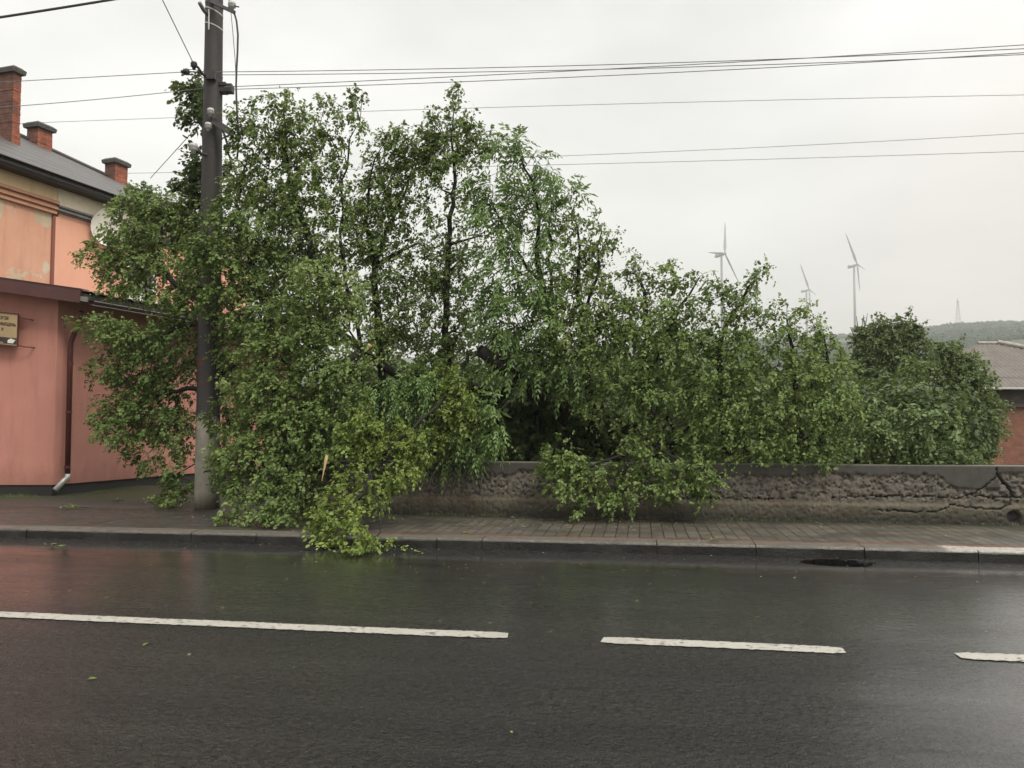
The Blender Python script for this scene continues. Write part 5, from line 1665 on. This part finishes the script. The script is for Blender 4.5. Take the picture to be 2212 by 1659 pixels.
T('broken_branch', 'leafy branch fallen across the wall top and hanging down its face', 'branch', [
 (1222,965,34,24,-.2,1,.1),(1200,1000,34,24,-.35,1.1,.12),(1240,1010,40,28,-.4,1.1,.12),(1230,1045,40,26,-.5,1,0),(1275,1055,34,24,-.5,1,0),(1245,1088,16,24,-.6,1,.02),(1295,1010,34,26,-.4,1,-.05),
 (1330,1050,34,30,-.5,1,.0),(1320,1082,26,16,-.6,1,.05),(1355,1010,40,34,-.3,1,-.05),(1365,1075,14,12,-.5,.8,.08),(1405,1000,40,34,-.3,1,-.02),(1420,1050,40,24,-.4,1,-.05),(1460,1010,40,34,-.4,1,.04),(1480,1050,40,24,-.5,1,0),(1520,1010,36,30,-.4,1,.08),(1545,1040,26,30,-.5,1,.08),(1505,975,30,20,-.1,1,.05),
 (1520,1070,30,14,-.5,.8,0),(1180,1015,18,14,-.4,.8,.05)],
 [[(1440,1010,1.2,.05),(1420,960,.8,.045),(1390,960,.2,.04),(1340,985,-.2,.03),(1270,1010,-.35,.02),(1230,1050,-.45,.008)],[(1390,960,.2,.03),(1450,985,-.2,.025),(1520,1020,-.35,.01)]], ML_MAIN, leaf=.051, K=12, dens=62, seed=19, tone0=.42, spread=.06)

# --- row of bushy trees on the right
T('tree', 'twiggy dark trunked tree filling the gap above the fallen branch', 'tree', [
 (1372,548,14,18,.4,.8,.08),(1368,590,30,30,.4,.8,.05),(1445,560,18,16,.4,.7,.08),(1440,590,30,26,.4,.7,.05),(1405,610,30,26,.4,.7),(1350,640,36,36,.3,1),(1400,660,44,34,.3,.9),(1450,640,36,34,.3,.8),(1480,600,24,20,.4,.6,.02),(1518,592,24,16,.4,.7),(1530,615,14,18,.4,.5),
 (1490,650,34,26,.3,.7),(1380,720,50,44,.2,1,.08),(1440,700,44,40,.2,1,.05),(1500,700,40,34,.3,.9,.08),(1400,790,50,44,.1,1,.05),(1460,770,50,44,.1,1,.05),(1390,860,44,44,.0,1,.05),(1440,850,50,44,0,1),(1370,920,36,36,0,.9,.08),(1440,920,44,30,.1,.7,-.1),(1400,960,50,24,.3,.6,-.2),(1500,850,40,40,.1,1)],
 [[(1440,1080,1.6,.11),(1432,990,1.2,.10),(1428,940,.9,.10),(1400,890,.7,.09),(1395,800,.5,.07),(1400,700,.4,.045),(1380,600,.4,.02)],[(1428,960,.9,.07),(1480,955,.8,.05),(1440,900,.6,.04)],[(1400,800,.5,.05),(1450,700,.4,.03),(1510,600,.4,.012)]],
 ML_MAIN, leaf=.050, K=12, seed=21, tone0=.42)
T('tree', 'tree with one leafy bough pointing up right in front of the largest turbine', 'tree', [
 (1650,582,12,16,.4,.8),(1640,600,18,20,.4,.9),(1618,625,22,22,.4,.8),(1632,640,20,26,.4,.8),(1585,640,24,16,.4,.5),(1575,618,12,10,.4,.5),(1600,660,34,28,.4,.7),(1560,660,36,34,.4,.6),(1545,620,20,20,.4,.4),(1620,700,30,26,.3,.7,.08),(1560,710,44,34,.3,.9,.1),(1520,740,40,40,.2,1,.1),
 (1600,745,44,34,.2,.9),(1500,800,44,40,.1,1,.1),(1560,790,50,44,.1,1,.05),(1620,800,44,44,.1,1),(1540,860,50,44,0,1,.05),(1600,870,50,44,0,1,.05),(1560,930,60,40,0,1,-.03),(1640,930,50,44,0,1,0),(1500,930,40,36,.1,1,-.05),(1530,975,60,24,.1,1,-.1),(1620,980,60,22,.1,1,-.08)],
 [[(1580,1080,1.5,.09),(1570,980,1.1,.08),(1560,880,.7,.065),(1555,780,.4,.05),(1570,700,.4,.035),(1600,655,.4,.025),(1640,600,.4,.010)],[(1555,800,.4,.04),(1510,730,.3,.02)],[(1560,880,.7,.04),(1630,780,.3,.02)]],
 ML_MAIN, leaf=.051, K=12, seed=23, tone0=.44)
T('tree', 'dense bushy tree under the smallest turbine', 'tree', [
 (1668,680,24,18,.4,.9,.05),(1700,672,26,16,.4,.8),(1740,664,20,12,.4,.9),(1680,720,40,34,.3,1,.08),(1740,700,34,28,.3,1),(1775,722,26,18,.3,.9),(1805,722,14,8,.3,.6),(1730,750,44,34,.2,1,.03),(1790,755,34,28,.2,1,.05),(1820,790,26,30,.2,1),(1680,790,44,40,.1,1),(1750,810,50,40,.1,1,.03),(1810,840,36,36,.1,1),(1840,830,16,26,.2,.8),
 (1690,860,50,44,0,1,.03),(1760,880,50,44,0,1),(1820,900,40,40,.1,1,.02),(1700,930,50,40,0,1,0),(1770,945,50,36,0,1,-.03),(1690,980,60,22,.1,1,-.05),(1790,980,60,22,.1,1,-.05)],
 [[(1730,1080,1.5,.09),(1725,980,1.1,.08),(1720,880,.7,.06),(1715,780,.4,.04),(1700,690,.4,.015)],[(1720,880,.7,.05),(1790,800,.4,.03),(1780,725,.3,.01)]], ML_MAIN, leaf=.051, K=12, seed=25, tone0=.44)
T('shrub', 'pale broad leaved shrub rising above the wall at the right', 'shrub', [
 (1870,880,24,24,.3,1,.15),(1905,895,34,26,.3,1,.12),(1950,888,26,20,.3,1,.12),(1990,905,34,26,.3,1,.12),(2030,900,24,22,.3,.9,.1),(2060,925,26,30,.3,.9,.08),(1880,930,36,34,.3,1,.05),(1930,940,44,34,.3,1,.03),(1990,950,44,34,.3,1,.03),(2050,965,34,30,.3,1,0),(1850,960,34,30,.3,1,0),(2085,985,22,14,.3,.7,.1),(1930,985,60,18,.3,1,-.05),(2000,990,60,16,.3,1,-.05),(1655,870,20,24,-.1,.8,.2),(1500,770,24,18,-.1,.8,.1)],
 [[(1930,1070,1.2,.05),(1935,990,.8,.045),(1910,930,.5,.03),(1900,890,.3,.012)],[(1935,990,.8,.035),(2000,930,.4,.02),(2050,910,.3,.008)]], ML_BIG, leaf=.064, K=9, dens=60, seed=27, tone0=.60)
# --- background trees
T('tree', 'dark rounded tree in the middle distance, bare twigs at its upper left', 'tree', [
 (1866,722,12,18,0,.8),(1888,704,18,16,0,.9),(1885,745,34,34,0,1),(1925,715,34,24,0,1),(1958,700,24,20,0,1),(1978,725,22,26,0,1),(1940,760,44,34,0,1),(1895,800,44,34,0,1,-.15),(1982,775,22,32,0,1),(1950,810,40,30,0,1,-.15),(1870,785,26,30,0,1,-.1),(1925,850,50,30,0,1,-.15)],
 [[(1945,930,0,.30),(1935,850,0,.26),(1910,790,0,.18),(1895,720,0,.06)],[(1935,850,0,.16),(1960,770,0,.10),(1965,710,0,.04)]], ML_GREY, leaf=.105, K=22, dens=26, seed=31, d0=34, spread=.17, wood_r=.006, tone0=.5)
T('tree', 'feathery willow in front of the grey roofed brick house', 'tree', [
 (2050,744,20,16,0,1.2,.15),(2060,775,34,28,0,1,.1),(2090,790,30,26,0,1,.05),(2025,800,34,30,0,1),(2080,830,44,34,0,1),(2125,830,24,34,0,1,.1),(2040,850,44,34,0,1,-.1),(2100,880,44,36,0,1,-.05),(2140,890,24,40,0,1,.15),(2060,910,50,40,0,1,-.1),(2120,935,34,30,0,1,-.05),(2090,975,50,30,0,1,-.15),(2010,900,40,40,0,.9,-.1)],
 [[(2070,1000,0,.24),(2065,920,0,.18),(2060,840,0,.10),(2045,770,0,.03)],[(2065,920,0,.12),(2110,860,0,.05)]], ML_GREY, leaf=.070, K=28, dens=44, seed=33, d0=24, spread=.14, wood_r=.005, tone0=.74)
T('tree', 'thin young tree with sparse pale leaves in front of the distant dark tree', 'tree', [
 (1990,822,12,16,0,1,.15),(1985,860,26,26,0,.9,.1),(2020,880,30,28,0,.9,.05),(1945,870,34,26,0,.9),(1960,910,44,30,0,1),(2010,920,40,30,0,1,0),(1895,880,40,30,0,1,-.05),(1975,800,26,22,0,1,0),(2000,850,40,34,0,1,0),(1900,840,44,24,0,.9,-.05),(1880,930,40,30,0,1),(1950,960,60,34,0,1,-.1)],
 [[(1990,1030,0,.09),(1988,940,0,.07),(1988,840,0,.02)],[(1988,960,0,.05),(1920,890,0,.02)]], ML_MAIN, leaf=.08, K=15, dens=40, seed=35, d0=19, spread=.10, wood_r=.004, tone0=.36)
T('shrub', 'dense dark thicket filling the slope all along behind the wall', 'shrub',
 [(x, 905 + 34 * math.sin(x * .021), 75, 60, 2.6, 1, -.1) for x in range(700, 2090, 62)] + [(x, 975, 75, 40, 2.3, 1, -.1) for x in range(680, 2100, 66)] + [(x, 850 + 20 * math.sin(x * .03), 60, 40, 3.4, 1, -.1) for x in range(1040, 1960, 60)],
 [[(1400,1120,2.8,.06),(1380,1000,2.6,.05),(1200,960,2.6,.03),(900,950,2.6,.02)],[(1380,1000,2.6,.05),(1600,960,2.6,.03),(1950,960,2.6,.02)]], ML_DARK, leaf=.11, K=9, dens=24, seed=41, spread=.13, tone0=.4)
T('tree', 'tree low on the slope seen through the gaps in the centre', 'tree', [
 (900,790,60,26,0,1,0),(820,800,60,40,0,1,0),(980,800,60,36,0,1,0),(1060,820,60,40,0,1,0),(1300,780,80,60,0,1,0),(1450,760,80,60,0,1,0),(1600,800,80,60,0,1,0),(1760,820,80,60,0,1,0)],
 [[(1100,960,0,.2),(1000,860,0,.12),(900,820,0,.06)],[(1100,960,0,.2),(1300,840,0,.12),(1600,830,0,.06),(1760,830,0,.04)]], ML_GREY, leaf=.19, K=10, dens=11, seed=37, d0=30, spread=.18, wood_r=.006, tone0=.4)
# bare twigs beside the right turbine
m = MB()
for (a, b, c_) in (((1858,735),(1853,705),(1850,683)), ((1856,730),(1862,705),(1866,680)), ((1850,740),(1842,718),(1836,706)), ((1862,725),(1870,700),(1874,676))):
    m.tube([P(*a, 34), P(*b, 34), P(*c_, 34)], [.03, .018, .008], 5)
tw = m.build('bare_twigs', M_BARK, bt)
tw_parent = [o for o in SC.objects if o.get('label', '').startswith('dark rounded tree')][0]
tw.parent = tw_parent; tw.matrix_parent_inverse = Matrix.Translation(tw_parent.location).inverted()



# ------------------------------------------------------------------ debris on the ground
def flat_leaves(name, mat, spots, ln, mats_parent=None, tone=(.4, 1.0), seed=1, tilt=.25, **tags):
    """spots: world points; leaves lying flat on the ground"""
    rng = np.random.default_rng(seed)
    p = np.array(spots, float); n = len(p)
    a = rng.uniform(0, 6.283, n)
    d = np.stack([np.cos(a), np.sin(a), rng.normal(0, tilt * .5, n) + .05], -1)
    nr = np.stack([rng.normal(0, tilt, n), rng.normal(0, tilt, n), np.ones(n)], -1)
    L = ln * rng.uniform(.6, 1.2, n)
    co, q, tn = leaf_geo(p, d, nr, L, L * .8, rng.uniform(tone[0], tone[1], n), ROUND)
    org = p.mean(0) if tags.get('kind') != 'stuff' else np.zeros(3)
    co[:, 2] = np.maximum(co[:, 2], p[:, 2].min() - .004)
    o = np_mesh(name, co - org, q, mat, None, tone=tn)
    o.location = org
    if mats_parent is not None:
        o.parent = mats_parent; o.matrix_parent_inverse = Matrix.Translation(mats_parent.location).inverted()
    tag(o, **tags)
    return o
def sprig(x, y, z, w, dep, n, label, mat=ML_YEL, ln=.05, twig=None, seed=1, h=.05):
    c = G(x, y, z); rng = np.random.default_rng(seed)
    root = thing('leafy_sprig', c, label, 'sprig', 'sprigs torn off and lying on the ground')
    pts = [(c.x + rng.normal(0, w * .38), c.y + rng.normal(0, dep * .38), z + .008 + abs(rng.normal(0, h * .5))) for _ in range(n)]
    flat_leaves('foliage', mat, pts, ln, root, seed=seed, tilt=.5)
    m = MB(); tw = twig or w * .6
    for k in range(3):
        o = (k - 1) * dep * .25
        m.tube([(c.x - tw + k * .03, c.y + o, z + .010), (c.x, c.y + o * .4, z + .018 + h * .2), (c.x + tw, c.y - o, z + .014)], .003, 4)
    m.build('twig', M_BARK, root)
sprig(157, 1098, .125, .26, .12, 26, 'small bright green sprig lying on the pavement left of the pole', twig=.30, seed=2)
sprig(116, 1180, .004, .14, .06, 8, 'yellowish sprig lying alone on the wet road near the left kerb', seed=3, ln=.055)
sprig(872, 1190, -.008, .16, .08, 14, 'little sprig on the road just right of the hanging broken branch', seed=4)
sprig(905, 1194, -.006, .13, .04, 8, 'few pale leaves on a twig in the gutter, second right of the hanging branch', seed=5)
sprig(345, 1088, .125, .42, .16, 60, 'dark leafy sprig lying on the pavement at the left foot of the pole', mat=ML_MAIN, seed=6, h=.12, ln=.06)
sprig(255, 1083, .125, .20, .08, 10, 'thin scattering sprig on the pavement between the downpipe and the pole', mat=ML_MAIN, seed=7)
sprig(920, 1108, .125, .30, .10, 40, 'low sprig against the wall foot right of the hanging branch', mat=ML_MAIN, seed=8, h=.10, ln=.06)
sprig(1540, 1172, .125, .12, .05, 8, 'tiny sprig on the kerb stone in front of the crumbling wall', mat=ML_MAIN, seed=9)
sprig(1005, 1155, .125, .08, .04, 5, 'tiny pale sprig beside a kerb joint in the middle of the picture', seed=10)
sprig(1800, 1219, -.09, .16, .06, 14, 'leaf clump caught in the sunken drain', mat=ML_YEL, seed=11)
for k, (x, y, zz, lab, ln) in enumerate((
    (323, 1388, .006, 'single yellow green leaf on the road below the long dash', .07), (224, 1291, .006, 'small orange yellow leaf on the road above the long dash', .05),
    (152, 1275, .006, 'pale narrow leaf on the road near the left edge', .05), (210, 1465, .006, 'faint grey leaf on the road, lowest at the left', .06),
    (1210, 1328, .006, 'small pale leaf on the road between the first two dashes', .04), (1150, 1301, .006, 'curled bright leaf on the road above the gap in the line', .035),
    (1630, 1333, .006, 'pale leaf on the wet road above the second dash', .045), (640, 1216, .004, 'light leaf in the road close under the kerb left of the hanging branch', .05),
    (1123, 1181, -.006, 'fresh green leaf in the gutter at the centre', .06), (1107, 1583, .006, 'tiny white petal on the asphalt near the bottom', .022),
    (323, 1195, .004, 'small white leaf on the road under the kerb near the pole', .04), (1672, 1152, .12, 'green leaf on the paving in front of the crumbling wall', .06))):
    c = G(x, y, zz)
    flat_leaves('fallen_leaf', ML_YEL, [tuple(c)], ln * .95, seed=40 + k, label=lab, cat='leaf', group='single leaves scattered on the road', tone=(.8, 1.0))
def litter():
    rng = np.random.default_rng(77); pts = []
    for _ in range(2200):
        x = rng.uniform(-9, 8.8); y = 12.75 - abs(rng.normal(0, .9))
        if y < 10.25: continue
        if rng.random() > (.95 if -5.5 < x < 1.5 else .22): continue
        pts.append((x, y, .124))
    for _ in range(160):
        x = rng.normal(-2.5, 3.0); y = rng.uniform(8.2, 10.15) if rng.random() < .7 else rng.uniform(5, 9)
        pts.append((x, y, .004))
    flat_leaves('leaf_litter', ML_LIT, pts, .030, seed=78, kind='stuff', label='tiny leaves and petals littering the paving', cat='litter', tone=(.2, 1.0))
ML_LIT = mat_leaf('litter_leaf', (.06, .055, .02), (.20, .19, .09), (.42, .40, .30))
litter()
def grass():
    rng = np.random.default_rng(5); P_, D_, L_ = [], [], []
    for _ in range(5200):
        t = rng.random()
        if t < .3: x = rng.uniform(-12.4, -9.3); y = 16.33 - abs(rng.normal(0, .12))
        else:
            u = rng.uniform(0, 4.5); x = -9.36 + .35 * u + abs(rng.normal(0, .35)) * 1.0; y = 16.35 + u
            if rng.random() < .35: y -= .25; x -= .1
        w = C(x, y, 0)
        g = vnoise(np.array(w.x * 2.2), np.array(w.y * 2.2), 12)
        if g < .35: continue
        P_.append((w.x, w.y, .10)); D_.append((rng.normal(0, .35), rng.normal(0, .35), 1)); L_.append(rng.uniform(.03, .12) * g)
    for _ in range(1500):                       # weeds in the seam at the wall foot
        x = rng.uniform(-5, 9); g = vnoise(np.array(x * 1.3), np.array(3.0), 14)
        if g < .55: continue
        P_.append((x, 12.80 - abs(rng.normal(0, .03)), .115)); D_.append((rng.normal(0, .5), rng.normal(-.2, .4), 1)); L_.append(rng.uniform(.02, .06) * g)
    P_ = np.array(P_); D_ = np.array(D_); L_ = np.array(L_)
    co, q, tn = leaf_geo(P_, D_, rng.normal(0, 1, P_.shape), L_ * 1.4, np.full(len(L_), .006), rng.uniform(.1, .9, len(L_)), LANCE)
    o = np_mesh('grass', co, q, ML_MAIN, None, tone=tn); tag(o, kind='stuff', label='short weedy grass along the foot of the pink annex and wall', cat='grass')
grass()
def drain():
    c = Vector((DRAIN.x, 9.95, -.13))
    root = thing('storm_drain', c, 'sunken storm drain grate in the broken gutter below the kerb', 'drain')
    m = MB()
    w, d = .60, .26
    for a, b, sx, sy in ((0, -d / 2, w, .03), (0, d / 2, w, .03), (-w / 2, 0, .03, d - .03), (w / 2, 0, .03, d - .03)):
        m.box((c.x + a, c.y + b, c.z + .0), sx, sy, .05)
    m.build('frame', M_DARKMETAL, root)
    m = MB()
    for k in range(9):
        m.box((c.x - w / 2 + .06 + k * .06, c.y, c.z), .018, d - .035, .03)
    m.build('grate', M_RUST, root)
drain()

# ------------------------------------------------------------------ air
def haze():
    t = bpy.data.materials.new('pale_haze'); t.use_nodes = True
    n, l = t.node_tree.nodes, t.node_tree.links
    n.clear()
    o = n.new('ShaderNodeOutputMaterial'); v = n.new('ShaderNodeVolumePrincipled')
    v.inputs['Color'].default_value = (.97, .97, .95, 1); v.inputs['Density'].default_value = HAZE
    v.inputs['Anisotropy'].default_value = 0.0
    l.new(v.outputs[0], o.inputs['Volume'])
    m = MB(); m.box((0, 0, 198.5), 3500, 3500, 411)
    m.build('haze', t, kind='stuff', label='thin pale rain haze filling the air towards the hills', cat='haze')
HAZE = .00042
haze()
